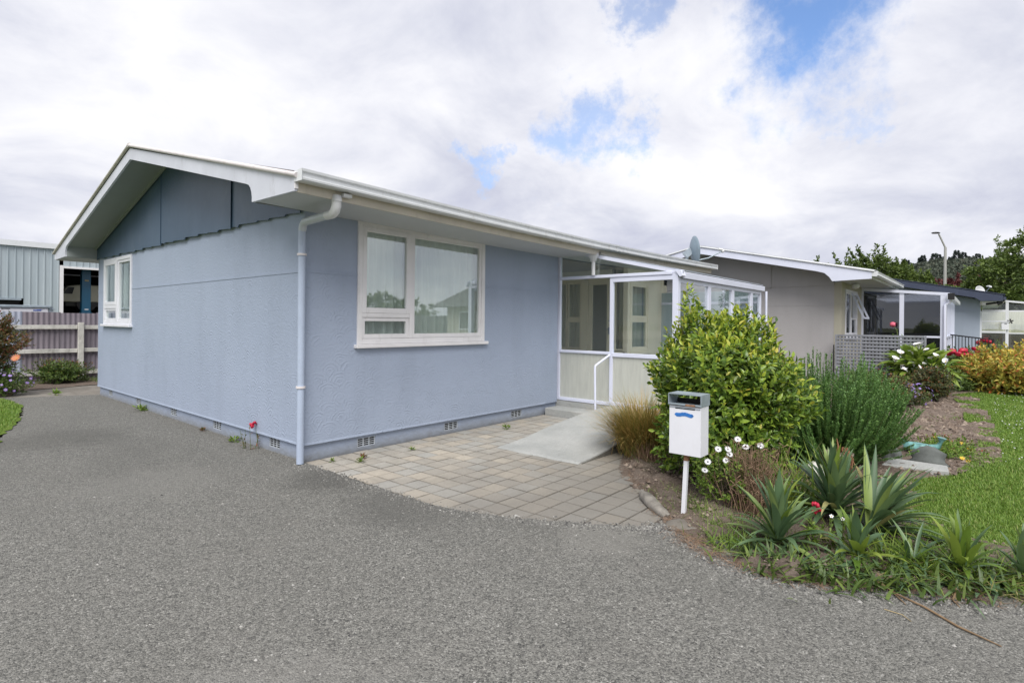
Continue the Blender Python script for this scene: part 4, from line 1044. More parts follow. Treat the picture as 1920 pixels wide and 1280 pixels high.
mb = MB(); mb.box(1.98, 2.24, 18.55, 18.8, .02, 3.3); mb.build('column', 'hoist_blue', h, bevel=.01)
mb = MB(); mb.box(1.96, 2.26, 18.53, 18.82, 1.65, 1.72); mb.build('carriage', 'hoist_blue', h)
mb = MB(); mb.box(2.06, 2.17, 18.54, 18.549, 1.80, 1.83); mb.build('label_plate', 'petal_white', h)
mb = MB(); mb.box(2.06, 2.17, 18.54, 18.549, 2.80, 2.85); mb.build('label_plate', 'straw', h)
v = thing('raised_van', 'cream van lifted on the hoist inside the dark workshop bay', 'van', (3.2, 20, 0))
mb = MB(); mb.prism([(1.65, 2.10), (1.62, 2.36), (1.78, 2.66), (2.1, 2.72), (4.6, 2.72), (4.7, 2.1)], 'y', 19.6, 21.2); mb.build('body', 'van_white', v, bevel=.03)
mb = MB(); mb.prism([(1.66, 2.38), (1.80, 2.62), (1.98, 2.62), (1.92, 2.38)], 'y', 19.58, 19.598); mb.build('side_window', 'black_metal', v)
mb = MB(); mb.box(1.75, 4.6, 19.7, 21.1, 1.95, 2.10); mb.build('underbody', 'dark_interior', v)
for x in (2.35, 4.1):
    mb = MB(); mb.tube([(x, 19.62, 2.05), (x, 19.80, 2.05)], .30, 18); mb.build('wheel', 'black_metal', v)

# ------------------------------------------------------------------ neighbour house: greige
def house2():
    h = thing('greige_house', 'grey brown rendered bungalow with white barge boards behind the round green bush', 'house', (12.2, -2.85, 0))
    xw, yf, W2 = 12.2, -2.85, 6.5; yr = .40; ye = -3.55; yb = 2*yr-ye; ox = 11.45
    zr, ze = 3.56, 2.70; sl = (zr-ze)/(yr-ye)
    def r2(y): return zr-abs(y-yr)*sl
    mb = MB(); mb.box(xw, xw+.14, yf+.16, 3.65, -.02, 2.50); mb.build('gable_wall', 'stucco_greige', h)
    mb = MB(); mb.box(xw-.005, xw+.14, yf, yf+.16, -.02, 2.55); mb.build('corner_trim', 'render_cream', h)
    mb = MB(); mb.box(xw-.006, xw, yf+.16, 3.65, 1.985, 2.005); mb.build('joint_bead', 'stucco_greige', h)
    # upper panels with the same ragged edge
    r_ = random.Random(9); ed = [yf+.16, -1.25, .95, 3.0, 3.65]
    for i in range(4):
        a, b = ed[i]+.004, ed[i+1]-.004; bot = []; y = a
        while y < b-.05: y2 = min(b, y+r_.uniform(.4, .7)); bot += [(y, 2.455+r_.uniform(-.008, .004)), (y2-.03, 2.475)]; y = y2
        bot.append((b, 2.47)); top = [(b, r2(b)-.12)]+([(yr, r2(yr)-.12)] if a < yr < b else [])+[(a, r2(a)-.12)]
        mb = MB(); mb.prism(bot+top, 'x', xw-.018-(.006 if i % 2 else 0), xw+.05); mb.build('gable_panel', 'stucco_greige', h)
    mb = MB(); mb.box(xw-.04, xw-.025, -1.265, -1.24, 2.46, r2(-1.25)-.12); mb.build('cover_strip', 'stucco_greige', h)
    for sgn in (1, -1):
        def yy(y): return y if sgn > 0 else 2*yr-y
        poly = [(ye, r2(ye)), (yr, zr), (yr, zr-.17), (-2.45, r2(-2.45)-.17), (-2.62, r2(-2.6)-.19), (-2.72, 2.62), (-2.78, 2.52), (ye, 2.545)]
        mb = MB(); mb.prism([(yy(a), z) for a, z in poly], 'x', ox, ox+.03); mb.build('barge_board', 'aluminium_white', h)
        mb = MB(); mb.tube([(ox-.01, yy(ye-.05), r2(ye-.05)+.02), (ox-.01, yy(yr), zr+.02)], .022, 8); mb.build('barge_roll', 'gutter_white', h)
        mb = MB(); p = [(ox+.03, yy(yf), r2(yf)-.16), (ox+.03, yy(yr), zr-.15), (xw, yy(yr), zr-.15), (xw, yy(yf), r2(yf)-.16)]
        mb.add(p+[(x, y, z+.012) for x, y, z in p], [(0, 1, 2, 3), (7, 6, 5, 4), (0, 4, 5, 1), (1, 5, 6, 2), (2, 6, 7, 3), (3, 7, 4, 0)]); mb.build('gable_soffit', 'soffit_paint', h)
        mb = MB(); p = [(ox+.02, yy(ye-.06), r2(ye)+.03), (17.4, yy(ye-.06), r2(ye)+.03), (17.4, yr, zr+.05), (ox+.02, yr, zr+.05)]
        mb.add(p+[(x, y, z+.01) for x, y, z in p], [(0, 1, 2, 3), (7, 6, 5, 4), (0, 4, 5, 1), (1, 5, 6, 2), (2, 6, 7, 3), (3, 7, 4, 0)]); mb.build('roof', 'roof_iron', h)
    mb = MB(); mb.box(ox+.03, 16.6, ye, ye+.02, 2.55, 2.70); mb.build('fascia', 'gutter_white', h)
    mb = MB(); mb.box(ox+.03, 16.6, ye+.02, yf, 2.545, 2.56); mb.build('eave_soffit', 'soffit_paint', h)
    mb = MB(); mb.prism([(ye, 2.60), (ye-.09, 2.59), (ye-.12, 2.62), (ye-.11, 2.66), (ye-.125, 2.70), (ye, 2.70)], 'x', ox, 16.6); mb.build('gutter', 'gutter_white', h)
    # front wall: window strip, wall behind the porch
    mb = MB(); wall_open(mb, 'x', yf, yf+.12, xw+.14, 15.0, -.02, 2.55, [(12.62, 14.25, 1.20, 2.40)]); mb.build('front_wall', 'render_cream', h)
    wn = casement(h, 'x', yf, 12.63, 14.24, 1.20, 2.40, [(12.70, 13.42, 1.27, 2.34, 0), (13.46, 14.17, 1.27, 1.70, 0)], 'white_paint', curtain='sheer_curtain', folds=12, glass='tinted_glass', cur_depth=.3)
    # top hung sash standing open
    mb = MB(); t = .26
    for (a, b) in (((13.46, yf-.02, 2.32), (13.46, yf-.02-t, 1.70)), ((14.17, yf-.02, 2.32), (14.17, yf-.02-t, 1.70)), ((13.46, yf-.02, 2.32), (14.17, yf-.02, 2.32)), ((13.46, yf-.02-t, 1.70), (14.17, yf-.02-t, 1.70))):
        mb.bar(a, b, .045, .04, (0, 1, 0))
    mb.build('open_sash', 'aluminium_white', wn)
    # porch side of glass on x 15, facing the blue house
    px = 15.0; y0, y1 = yf, -4.72
    pr = MB(); pr.box(px, px+.05, y0-.05, y0, .2, 2.50); pr.box(px, px+.05, -3.82, -3.72, .2, 2.42); pr.box(px-.01, px+.10, y1, y1+.13, .2, 2.30)
    pr.bar((px+.02, y0+.1, 2.52), (px+.02, y1-.05, 2.33), .07, .075); pr.box(px-.01, px+.06, y1+.13, y0-.05, 1.205, 1.255)
    porch = pr.build('glass_porch', 'aluminium_white', h)
    for (a, b) in ((y0-.05, -3.72), (-3.82, y1+.13)):
        mb = MB(); mb.prism([(a, 1.255), (b, 1.255), (b, 2.52+(b-y0)*.1-.03), (a, 2.52+(a-y0)*.1-.03)], 'x', px+.02, px+.026); mb.build('pane', 'tinted_glass', porch)
        mb = MB(); mb.box(px+.02, px+.026, b, a, .25, 1.205); mb.build('lower_pane', 'tinted_glass', porch)
    mb = MB(); mb.box(px, 20.0, y1, y1+.05, .2, .26); mb.box(px, 20.0, y1, y1+.05, 1.2, 1.25)
    for x in (16.2, 17.5, 18.8, 19.95): mb.box(x-.03, x+.03, y1, y1+.05, .2, 2.25)
    mb.build('porch_front', 'aluminium_white', porch)
    mb = MB(); mb.prism([(y1-.14, 2.20), (y1-.03, 2.20), (y1-.03, 2.33), (y1-.14, 2.30)], 'x', px-.12, 20.0); mb.build('porch_gutter', 'gutter_white', porch)
    mb = MB(); mb.box(px-.14, px-.12, y1-.16, y1-.02, 2.19, 2.35); mb.build('gutter_stop', 'black_metal', porch)
    mb = MB(); mb.tube([(px-.03, y1-.08, 2.21), (px-.03, y1-.05, 2.12), (px-.05, y1+.03, 2.06), (px-.05, y1+.03, .0)], .035, 10); mb.build('downpipe', 'aluminium_white', porch)
    mb = MB(); mb.box(px, 20.05, y1-.1, yf+.1, 2.34, 2.36); mb.build('porch_roof', 'roof_plastic', porch)
    mb = MB(); mb.box(px-.02, 20, y1, yf, -.02, .2); mb.build('porch_floor', 'concrete', porch)
    mb = MB(); mb.box(15.0, 20.1, yf, yf+.12, -.02, 2.45); mb.box(20.0, 20.1, y1+.1, yf, .2, 2.3); mb.build('porch_wall', 'dark_interior', h)
    mb = MB(); mb.box(17.2, 18.3, -3.2, -2.9, .2, .95); mb.build('cabinet', 'van_white', h)
    mb = MB(); mb.box(12.34, 20.1, 3.55, 3.65, -.02, 2.6); mb.box(20.0, 20.1, yf, 3.55, -.02, 2.6); mb.build('rear_wall', 'stucco_greige', h)
    mb = MB(); mb.lathe([(0, -.09), (.06, -.075), (.09, -.03), (.09, .02), (.05, .04), (0, .04)], (12.75, -3.05, 2.49), 16); mb.build('soffit_lamp', 'plastic_white', h)
    return h
house2()
# trellis: slats each a part
t = thing('trellis_panel', 'weathered grey square trellis panel in front of the greige house porch', 'trellis', (11.95, -3.6, 0))
for i in range(16):
    z = .08+i*.0795; mb = MB(); mb.box(11.930, 11.942, -4.46, -2.80, z-.022, z+.022); mb.build('horizontal_slat', 'grey_timber', t)
for i in range(24):
    y = -2.83-i*.0695; mb = MB(); mb.box(11.946, 11.958, y-.018, y+.018, .03, 1.28); mb.build('vertical_slat', 'grey_timber', t)
mb = MB(); mb.box(11.92, 11.965, -4.50, -4.465, 0, 1.29); mb.box(11.92, 11.965, -2.80, -2.765, 0, 1.29); mb.build('end_batten', 'grey_timber', t)
fp = thing('wire_fence', 'low black wire fence with slim posts crossing behind the calla lilies', 'fence', (12.5, -4.3, 0))
for (x, y, z, r_) in ((11.75, -3.89, 1.0, .022), (17.2, -5.05, .66, .018), (11.7, -2.78, 1.05, .012)):
    mb = MB(); mb.tube([(x, y, 0), (x, y, z)], r_, 8); mb.build('post', 'black_metal' if r_ > .02 or r_ < .015 else 'galvanised', fp)
mb = MB(); mb.tube([(12.5, -4.02, .78), (17.2, -5.05, .63), (17.4, -5.66, .655), (17.4, -6.2, .66)], .018, 8); mb.build('rail', 'black_metal', fp)
mb = MB(); mb.tube([(17.3, -5.05, .10), (17.3, -7.0, .10)], .03, 8); mb.build('bottom_rail', 'grey_timber', fp)
rl = thing('ramp_railing', 'black steel railing with upright bars beside the pale blue house wall', 'railing', (17.0, -5.1, 0))
mb = MB(); mb.bar((17.0, -4.72, 1.275), (17.0, -5.62, 1.155), .03, .035); mb.build('handrail', 'black_metal', rl)
mb = MB(); mb.bar((17.0, -4.72, .34), (17.0, -5.62, .24), .03, .035); mb.build('bottom_bar', 'black_metal', rl)
for i in range(13):
    y = -4.77-i*.071; z = 1.275-(-4.72-y)*.133; mb = MB(); mb.box(16.993, 17.007, y-.009, y+.009, .1, z-.01); mb.build('baluster', 'black_metal', rl)
mb = MB(); mb.box(16.97, 17.03, -5.66, -5.61, 0, 1.18); mb.build('end_post', 'black_metal', rl)

def house3():
    h = thing('navy_roof_house', 'pale blue rendered house with navy barge board behind the black railing', 'house', (22, -5.34, 0))
    xw, yc = 22.0, -5.34; ox = 21.4
    def r3(y): return 2.56+(y+5.92)*.212
    mb = MB(); mb.box(xw, xw+.14, yc, 6, -.05, 2.45); mb.prism([(yc, 2.44), (4.0, 2.44), (-.1, 3.60)], 'x', xw-.01, xw+.13); mb.build('gable_wall', 'stucco_paleblue', h)
    for q in ((xw-.02, xw, yc, 4, 2.05, 2.075), (xw-.02, xw, yc-.02, -4.2, 2.40, 2.47)):
        mb = MB(); mb.box(*q); mb.build('joint_bead', 'stucco_paleblue', h)
    for sgn in (1, -1):
        def yy(y): return y if sgn > 0 else -.2-y
        mb = MB(); mb.prism([(yy(a), z) for a, z in [(-5.92, r3(-5.92)), (-.1, r3(-.1)), (-.1, r3(-.1)-.19), (-5.2, r3(-5.2)-.22), (-5.36, 2.375), (-5.92, 2.37)]], 'x', ox, ox+.04); mb.build('barge_board', 'navy_paint', h)
        mb = MB(); p = [(ox-.02, yy(-5.98), r3(-5.98)+.02), (30, yy(-5.98), r3(-5.98)+.02), (30, -.1, r3(-.1)+.02), (ox-.02, -.1, r3(-.1)+.02)]
        mb.add(p+[(x, y, z+.02) for x, y, z in p], [(0, 1, 2, 3), (7, 6, 5, 4), (0, 4, 5, 1), (1, 5, 6, 2), (2, 6, 7, 3), (3, 7, 4, 0)]); mb.build('roof', 'navy_paint', h)
    mb = MB(); mb.box(ox+.04, 30, -5.92, yc, 2.36, 2.375); mb.build('eave_soffit', 'soffit_paint', h)
    mb = MB(); mb.box(ox, 30, -6.0, -5.93, 2.40, 2.50); mb.build('gutter', 'navy_paint', h)
    mb = MB(); mb.tube([(21.5, -5.95, 2.40), (21.52, -5.85, 2.33), (21.7, -5.5, 2.28)], .035, 8); mb.tube([(21.5, -5.90, 2.34), (21.5, -5.78, 2.26)], .05, 8); mb.build('outlet', 'black_metal', h)
    mb = MB(); mb.box(xw+.14, 30, yc, yc+.14, -.05, 2.45); mb.box(29.9, 30, yc, 5.7, 0, 2.6); mb.build('front_wall', 'stucco_paleblue', h)
    # its sunroom: a grey dwarf wall below panes
    sx = 22.05; s = MB(); s.box(sx, sx+.06, yc-.05, yc-.0, 0, 2.05)
    s.box(sx, sx+.06, -6.08, -6.0, .0, 2.38); s.box(sx, sx+.06, -8.6, -8.54, 0, 1.9)
    sr = s.build('sunroom', 'white_paint', h)
    def bx(nm, y0, y1, z0, z1, m_='white_paint', d=0, e=.055):
        mb = MB(); mb.box(sx+d, sx+e, y0, y1, z0, z1); return mb.build(nm, m_, sr)
    bx('rail', -8.54, -6.08, 2.02, 2.07); bx('rail', -6.0, yc-.05, 2.02, 2.09); bx('rail', -6.0, yc-.05, 1.30, 1.37); bx('rail', -6.0, yc-.05, 1.68, 1.72); bx('rail', -8.54, -6.08, 1.28, 1.32); bx('rail', -8.54, -6.08, .58, .62)
    bx('pane', -6.0, yc-.05, 1.72, 2.02, 'window_glass', .02, .026); bx('pane', -6.0, yc-.05, 1.37, 1.68, 'window_glass', .02, .026); bx('pane', -8.54, -6.08, 1.32, 2.02, 'window_glass', .02, .026)
    bx('dwarf_panel', -6.0, yc-.05, 0, 1.30, 'tinted_glass', .02, .03); bx('dwarf_panel', -8.54, -6.08, .62, 1.28, 'tinted_glass', .02, .03); bx('dwarf_panel', -8.54, -6.08, 0, .58, 'screen_steel', .02, .03)
    mb = MB(); mb.prism([(yc-.05, 2.07), (-8.5, 2.07), (-5.4, 2.36)], 'x', sx+.02, sx+.03); mb.build('pane', 'porch_glass', sr)
    mb = MB(); mb.bar((sx+.02, -5.6, 2.44), (sx+.02, -8.6, 2.03), .06, .06); mb.build('sloping_rail', 'white_paint', sr)
    mb = MB(); mb.box(25.8, 25.9, -8.5, yc, 0, 2.1); mb.box(sx, 25.9, -8.6, -8.55, 0, 1.0); mb.box(sx, 26, -8.6, yc, -.03, .1); mb.build('inner_wall', 'cream_curtain', sr)
    for y in (-5.7, -6.4, -6.9, -7.6): bx('inner_window', y-.25, y+.22, .9, 1.60, 'cream_curtain', .9, .95)
    mb = MB()
    for a in range(5): 
        an = a*1.2566+.3; mb.prism([(-6.12+.02*math.cos(an+1.2), 1.70+.02*math.sin(an+1.2)), (-6.12+.085*math.cos(an+.25), 1.70+.085*math.sin(an+.25)), (-6.12+.085*math.cos(an-.25), 1.70+.085*math.sin(an-.25)), (-6.12+.02*math.cos(an-1.2), 1.70+.02*math.sin(an-1.2))], 'x', sx-.012-a*.002, sx-.010-a*.002)
    mb.build('wall_ornament', 'black_metal', h)
house3()
d3 = thing('satellite_dish', 'pale satellite dish peeking over the navy barge board', 'satellite dish', (23, -5.33, 2.4))
mk_dish(d3, (23.0, -5.33, 2.80), (-.6, -.75, .25), .20, .9, .35, 'plastic_white')
lb = thing('hanging_mailbox', 'white metal mailbox on a post in front of the far glazed sunroom', 'mailbox', (20, -5.95, 0))
mb = MB(); mb.box(19.9, 20.1, -6.03, -5.86, 1.42, 1.66); mb.build('box', 'mailbox_white', lb, bevel=.006)
mb = MB(); mb.box(19.88, 20.12, -6.05, -5.84, 1.66, 1.69); mb.build('lid', 'mailbox_white', lb)
mb = MB(); mb.box(19.97, 20.03, -6.02, -5.97, 0, 1.42); mb.build('post', 'white_paint', lb)
mb = MB(); mb.tube([(20, -5.85, 1.6), (20, -5.79, 1.62), (20, -5.77, 1.57), (20, -5.80, 1.53)], .012, 8); mb.build('newspaper_ring', 'plastic_white', lb)
mb = MB(); mb.box(19.894, 19.899, -5.99, -5.93, 1.60, 1.615); mb.build('name_slot', 'text_dark', lb)
for (x, y, m_, nm, lab) in ((18.6, -5.72, 'tub_navy', 'garden_tub', 'dark navy tub among red geraniums below the white mailbox'), (18.5, -5.93, 'tub_yellow', 'garden_tub', 'yellow tub standing right of the dark navy tub'), (18.9, -5.55, 'plastic_white', 'garden_tub', 'white rimmed bucket behind the red geraniums')):
    o = thing(nm, lab, 'tub', (x, y, 0), 'tubs in front of the far sunroom')
    mb = MB(); mb.lathe([(0, .45), (.09, .45), (.12, .86), (.13, .86), (.10, .44), (0, .44)], (x, y, 0), 14); mb.build('pot', m_, o)
    mb = MB(); mb.lathe([(.05, 0), (.06, .45)], (x, y, 0), 8); mb.build('stand', 'grey_timber', o)

# ------------------------------------------------------------------ far: lamp, trees, hill
lp = thing('street_lamp', 'tall grey street lamp with a cranked arm against the sky', 'street lamp', (42.6, -3.5, 0))
mb = MB(); mb.tube([(42.6, -3.5, 0), (42.6, -3.5, 3), (42.6, -3.5, 6.65)], [.13, .10, .075], 10); mb.build('pole', 'street_lamp_metal', lp)
mb = MB(); mb.tube([(42.6, -3.5, 6.62), (42.33, -3.20, 7.42), (42.30, -3.17, 7.5)], .05, 8); mb.build('arm', 'street_lamp_metal', lp)
mb = MB(); mb.lathe([(0, -.05), (.14, -.04), (.19, .01), (.12, .06), (0, .08)], (0, 0, 0), 12)
mb.v = [(42.16+v[0]*1.1*.65-v[1]*.5, -3.02+v[0]*-1.1*.76*1.5-v[1]*.4, 7.56+v[2]) for v in mb.v]; mb.build('lamp_head', 'black_metal', lp)

def tree(name, label, cat, base, clumps, n, ls, mat, trunk_h, trunk_r, group=None, spikes=0, lean=(0, 0), zmin=None):
    """clumps: (dx, dy, z, rx, ry, rz) ellipsoids filled with leaf sprays"""
    t = thing(name, label, cat, base, group); bx_, by_, bz_ = base
    mb = MB(); mb.tube([(bx_, by_, bz_-.3), (bx_+.1, by_, bz_+trunk_h*.5), (bx_+.05, by_+.1, bz_+trunk_h)], [trunk_r, trunk_r*.75, trunk_r*.45], 8)
    for c in clumps:
        mb.tube([(bx_+.05, by_+.1, bz_+trunk_h*.8), (bx_+c[0]*.5, by_+c[1]*.5, bz_+(trunk_h+c[2])*.5), (bx_+c[0], by_+c[1], bz_+c[2])], [trunk_r*.35, trunk_r*.22, .02], 6)
    mb.build('trunk', 'bark', t)
    vol = np.array([c[3]*c[4]*c[5] for c in clumps])**.67; cnt = (vol/vol.sum()*n).astype(int); Ps = []; Ds = []
    for c, k in zip(clumps, cnt):
        # sprays: sub-clusters over the surface of the clump
        ns = max(8, k//38); sd_ = sphdirs(ns, .25); rad = rng.uniform(.62, 1.06, ns)[:, None]
        cen = sd_*rad*np.array(c[3:6])+np.array(c[:3])
        per = k//ns
        for q in range(ns):
            off = rng.normal(size=(per, 3))*np.array([.26, .26, .20])*ls*4.6*.5
            Ps.append(cen[q]+off); Ds.append(nrm(sd_[q]+rng.normal(size=(per, 3))*.6+np.array([0, 0, -.15])))
    for i in range(spikes):
        c = clumps[i % len(clumps)]; a = rng.uniform(0, 6.28); b0 = np.array(c[:3])+np.array([c[3]*.55*math.cos(a), c[4]*.55*math.sin(a), c[5]*.6])
        dr = nrm(np.array([lean[0]+rng.normal()*.25, lean[1]+rng.normal()*.25, 1.0])); L_ = rng.uniform(.5, 1.25)*c[5]
        k = int(46*L_/ls*.16)+16; tt = rng.random(k)[:, None]
        Ps.append(b0+dr*L_*tt+rng.normal(size=(k, 3))*.10*(1.15-tt)*c[3]*.5); Ds.append(nrm(dr*.8+rng.normal(size=(k, 3))*.7))
    P = np.concatenate(Ps)+np.array(base); D = np.concatenate(Ds)
    if zmin is not None: k_ = P[:, 2] > zmin; P, D = P[k_], D[k_]
    V, F = leaf_arrays(P, D, sphdirs(len(P), .6), ls*rng.uniform(.6, 1.3, len(P)), ls*.5, .2, .2)
    bulk('crown', V, F, mat, t, 'stuff')
    return t
tree('willow_tree', 'windblown green tree with pointed shoots above the navy roof', 'tree', (35.4, -.75, 0), [(-.9, 1.0, 4.0, 1.5, 1.3, 1.0), (0, .2, 4.2, 1.3, 1.2, 1.25), (.6, -.9, 3.8, 1.3, 1.2, 1.05), (1.2, -2.0, 3.3, 1.1, 1.1, .9), (.2, 0, 2.6, 2.2, 2.2, 1.4)], 15000, .19, 'leaf_tree', 3.2, .22, spikes=44, lean=(-.15, .35))
tree('willow_tree', 'low dark green tree at the left of the windblown tree', 'tree', (44.0, 3.5, 0), [(0, 0, 4.6, 2.0, 2.0, 1.2), (1.2, -1.4, 4.2, 1.6, 1.6, 1.0)], 4500, .22, 'leaf_tree', 3.2, .2, spikes=8, lean=(-.1, .3))
tree('oak_tree', 'broad dark green tree filling the right edge behind the far sunroom', 'tree', (43.5, -8.2, 0), [(0, .2, 5.6, 2.2, 2.2, 1.5), (-1.2, 2.3, 4.4, 1.7, 1.6, 1.3), (.4, -2.2, 6.0, 2.4, 2.4, 1.9), (-1.6, -.8, 3.6, 2.2, 2.2, 1.6), (-.6, 3.0, 3.3, 1.4, 1.3, 1.0), (.6, -4.8, 5.8, 2.6, 2.6, 2.2), (-1.8, 1.4, 2.6, 2.0, 2.0, 1.3), (.2, .6, 3.8, 2.4, 2.6, 2.2), (-1, -4, 3.2, 2.6, 2.6, 2.0)], 44000, .20, 'leaf_tree_big', 3.6, .4, spikes=10)
tree('maple_tree', 'small dark red leaved tree beside the street lamp', 'tree', (46.5, -3.3, 0), [(0, 0, 3.9, 1.1, 1.2, .8), (.6, -2.0, 3.9, 1.0, 1.0, .75)], 2600, .2, 'leaf_darkred', 3.0, .15, spikes=5)
tree('shrub', 'bright green rounded shrub just right of the street lamp', 'shrub', (44.0, -4.7, 0), [(0, 0, 3.5, 1.0, 1.3, .75), (0, -1.2, 3.3, 1.0, 1.1, .7)], 3200, .17, 'leaf_bright', 2.6, .12)
tree('hedge_tree', 'low green hedge tree under the windblown tree', 'tree', (40.0, .8, 0), [(0, 0, 3.4, 2.4, 2.4, 1.3), (-.5, 3, 3.0, 2.4, 2.4, 1.2)], 5200, .22, 'leaf_tree', 2.6, .2)

def hill():
    # ridge about 370 m away, closed by a wooded face
    n = 90; m_ = 26; dirs0 = math.atan2(-.30, 1.35); dirs1 = math.atan2(.62, 1.0)
    V = []; 
    for i in range(n):
        a = dirs0+(dirs1-dirs0)*i/(n-1)
        deg = (math.degrees(a))
        top = 24*math.exp(-((deg-1.5)/9.0)**2)+9+3*float(vnoise(np.array([i*1.0]), np.array([3.0]), 7, 5)[0])
        for j in range(m_):
            t = j/(m_-1); r_ = 230+190*t
            z = top*(math.sin(min(1, t*1.08)*math.pi/2)**1.25) + 2.2*float(vnoise(np.array([i*1.3]), np.array([j*1.3]), 2.5, 6)[0])*t
            V.append((CAM.x+r_*math.cos(a), CAM.y+r_*math.sin(a), z-1))
    F = [(i*m_+j, (i+1)*m_+j, (i+1)*m_+j+1, i*m_+j+1) for i in range(n-1) for j in range(m_-1)]
    o = tag(bulk('hill', V, F, 'hill_soil', smooth=True), kind='structure')
    A = np.array(V).reshape(n, m_, 3)
    # wood of crowns: one mass
    k = 5200; fi = rng.uniform(0, n-1.01, k); fj = rng.uniform(2, m_-1.6, k); ii = fi.astype(int); jj = fj.astype(int); u = (fi-ii)[:, None]; w_ = (fj-jj)[:, None]
    C_ = A[ii, jj]*(1-u)*(1-w_)+A[ii+1, jj]*u*(1-w_)+A[ii, jj+1]*(1-u)*w_+A[ii+1, jj+1]*u*w_
    per = 56; P = np.repeat(C_, per, 0); D = sphdirs(k*per, .4); sz = np.repeat(rng.uniform(1.8, 4.2, k), per)[:, None]
    P = P+D*sz*np.array([1, 1, .8])+np.array([0, 0, 1.4])
    V2, F2 = dia_arrays(P, nrm(D+rng.normal(size=D.shape)*.6), sphdirs(len(P)), 1.3, 1.2)
    tag(bulk('hillside_wood', V2, F2, 'leaf_hill'), 'dull green wood covering the far hillside', 'wood', kind='stuff')
    return A
HA = hill()
def pines():
    n, m_ = HA.shape[:2]; per = 260; meshes = []
    for k in range(3):
        h_ = 1.0; t = rng.random(per*2); z = .12+t*.95; r_ = (1-t)**.8*.20*rng.uniform(.4, 1.15, len(t))+.01; a = rng.uniform(0, 6.28, len(t))
        P = np.stack([r_*np.cos(a), r_*np.sin(a), z], 1); D = nrm(np.stack([np.cos(a), np.sin(a), np.full(len(t), -.1)], 1)+rng.normal(size=(len(t), 3))*.3)
        V, F = dia_arrays(P, D, sphdirs(len(t), .5), .11, .08); o = bulk('crown', V, F, 'leaf_pine'); meshes.append(o.data); bpy.data.objects.remove(o)
    mb = MB(); mb.tube([(0, 0, -.1), (0, 0, .9)], [.02, .006], 5); tk = mb.build('trunk', 'bark'); tkm = tk.data; bpy.data.objects.remove(tk)
    for q in range(80):
        # ridge line between the willow and the big tree
        a = math.radians(-2.5+q*.185+random.uniform(-.12, .12)); r_ = 400+random.uniform(-8, 10)
        i = int((a-math.atan2(-.30, 1.35))/(math.atan2(.62, 1.0)-math.atan2(-.30, 1.35))*(n-1)); i = min(max(i, 0), n-1)
        z = HA[i, -4, 2]; hh = random.uniform(8, 12.5) if q % 3 else random.uniform(6, 9)
        o = thing('pine_tree', 'dark conifer on the crest of the far wooded hill', 'tree', (CAM.x+r_*math.cos(a), CAM.y+r_*math.sin(a), z-3.2), 'conifers on the crest of the hill')
        o.scale = (hh, hh, hh); o.rotation_euler = (0, 0, random.uniform(0, 6))
        for nm, me in (('crown', meshes[q % 3]), ('trunk', tkm)):
            c = bpy.data.objects.new(nm, me); ROOT.objects.link(c); c.parent = o
pines()

# ------------------------------------------------------------------ across the yard, seen reflected in the windows
def across():
    f = thing('board_fence', 'grey board fence on the far side of the yard behind the camera', 'fence', (12, -24, 0))
    for i in range(60):
        x = -8+i*.72; mb = MB(); mb.box(x, x+.70, -24.03, -24, 0, 1.9+.02*(i % 3)); mb.build('board', 'grey_timber', f)
    h = thing('cream_house', 'cream gabled house across the yard behind the camera', 'house', (27, -17, 0))
    mb = MB(); mb.box(22.5, 34, -22, -14.5, 0, 2.6); mb.build('wall', 'render_cream', h)
    mb = MB(); mb.prism([(-23, 2.5), (-13.5, 2.5), (-18.2, 4.0)], 'x', 21.8, 35); mb.build('roof', 'house_far_roof', h)
    for y in (-16, -20):
        mb = MB(); mb.box(22.44, 22.5, y-.8, y+.8, 1.0, 2.2); w_ = mb.build('window', 'white_paint', h)
        mb = MB(); mb.box(22.42, 22.435, y-.7, y+.7, 1.1, 2.1); mb.build('pane', 'dark_hole', w_)
    tree('garden_tree', 'round green tree beyond the board fence behind the camera', 'tree', (14, -31, 0), [(0, 0, 2.2, 2.6, 2.4, .9), (3.4, .5, 2.0, 2.2, 2, .8), (-3.5, 0, 1.9, 2.2, 2, .8)], 6000, .26, 'leaf_tree', 2.6, .25)
    tree('garden_tree', 'spreading green tree behind the cream house', 'tree', (23, -32, 0), [(0, 0, 2.6, 3.0, 2.8, 1.1), (4, 0, 2.4, 2.6, 2, .9), (-4, 0, 2.2, 2.6, 2, .8)], 6000, .26, 'leaf_tree', 3, .3)
across()

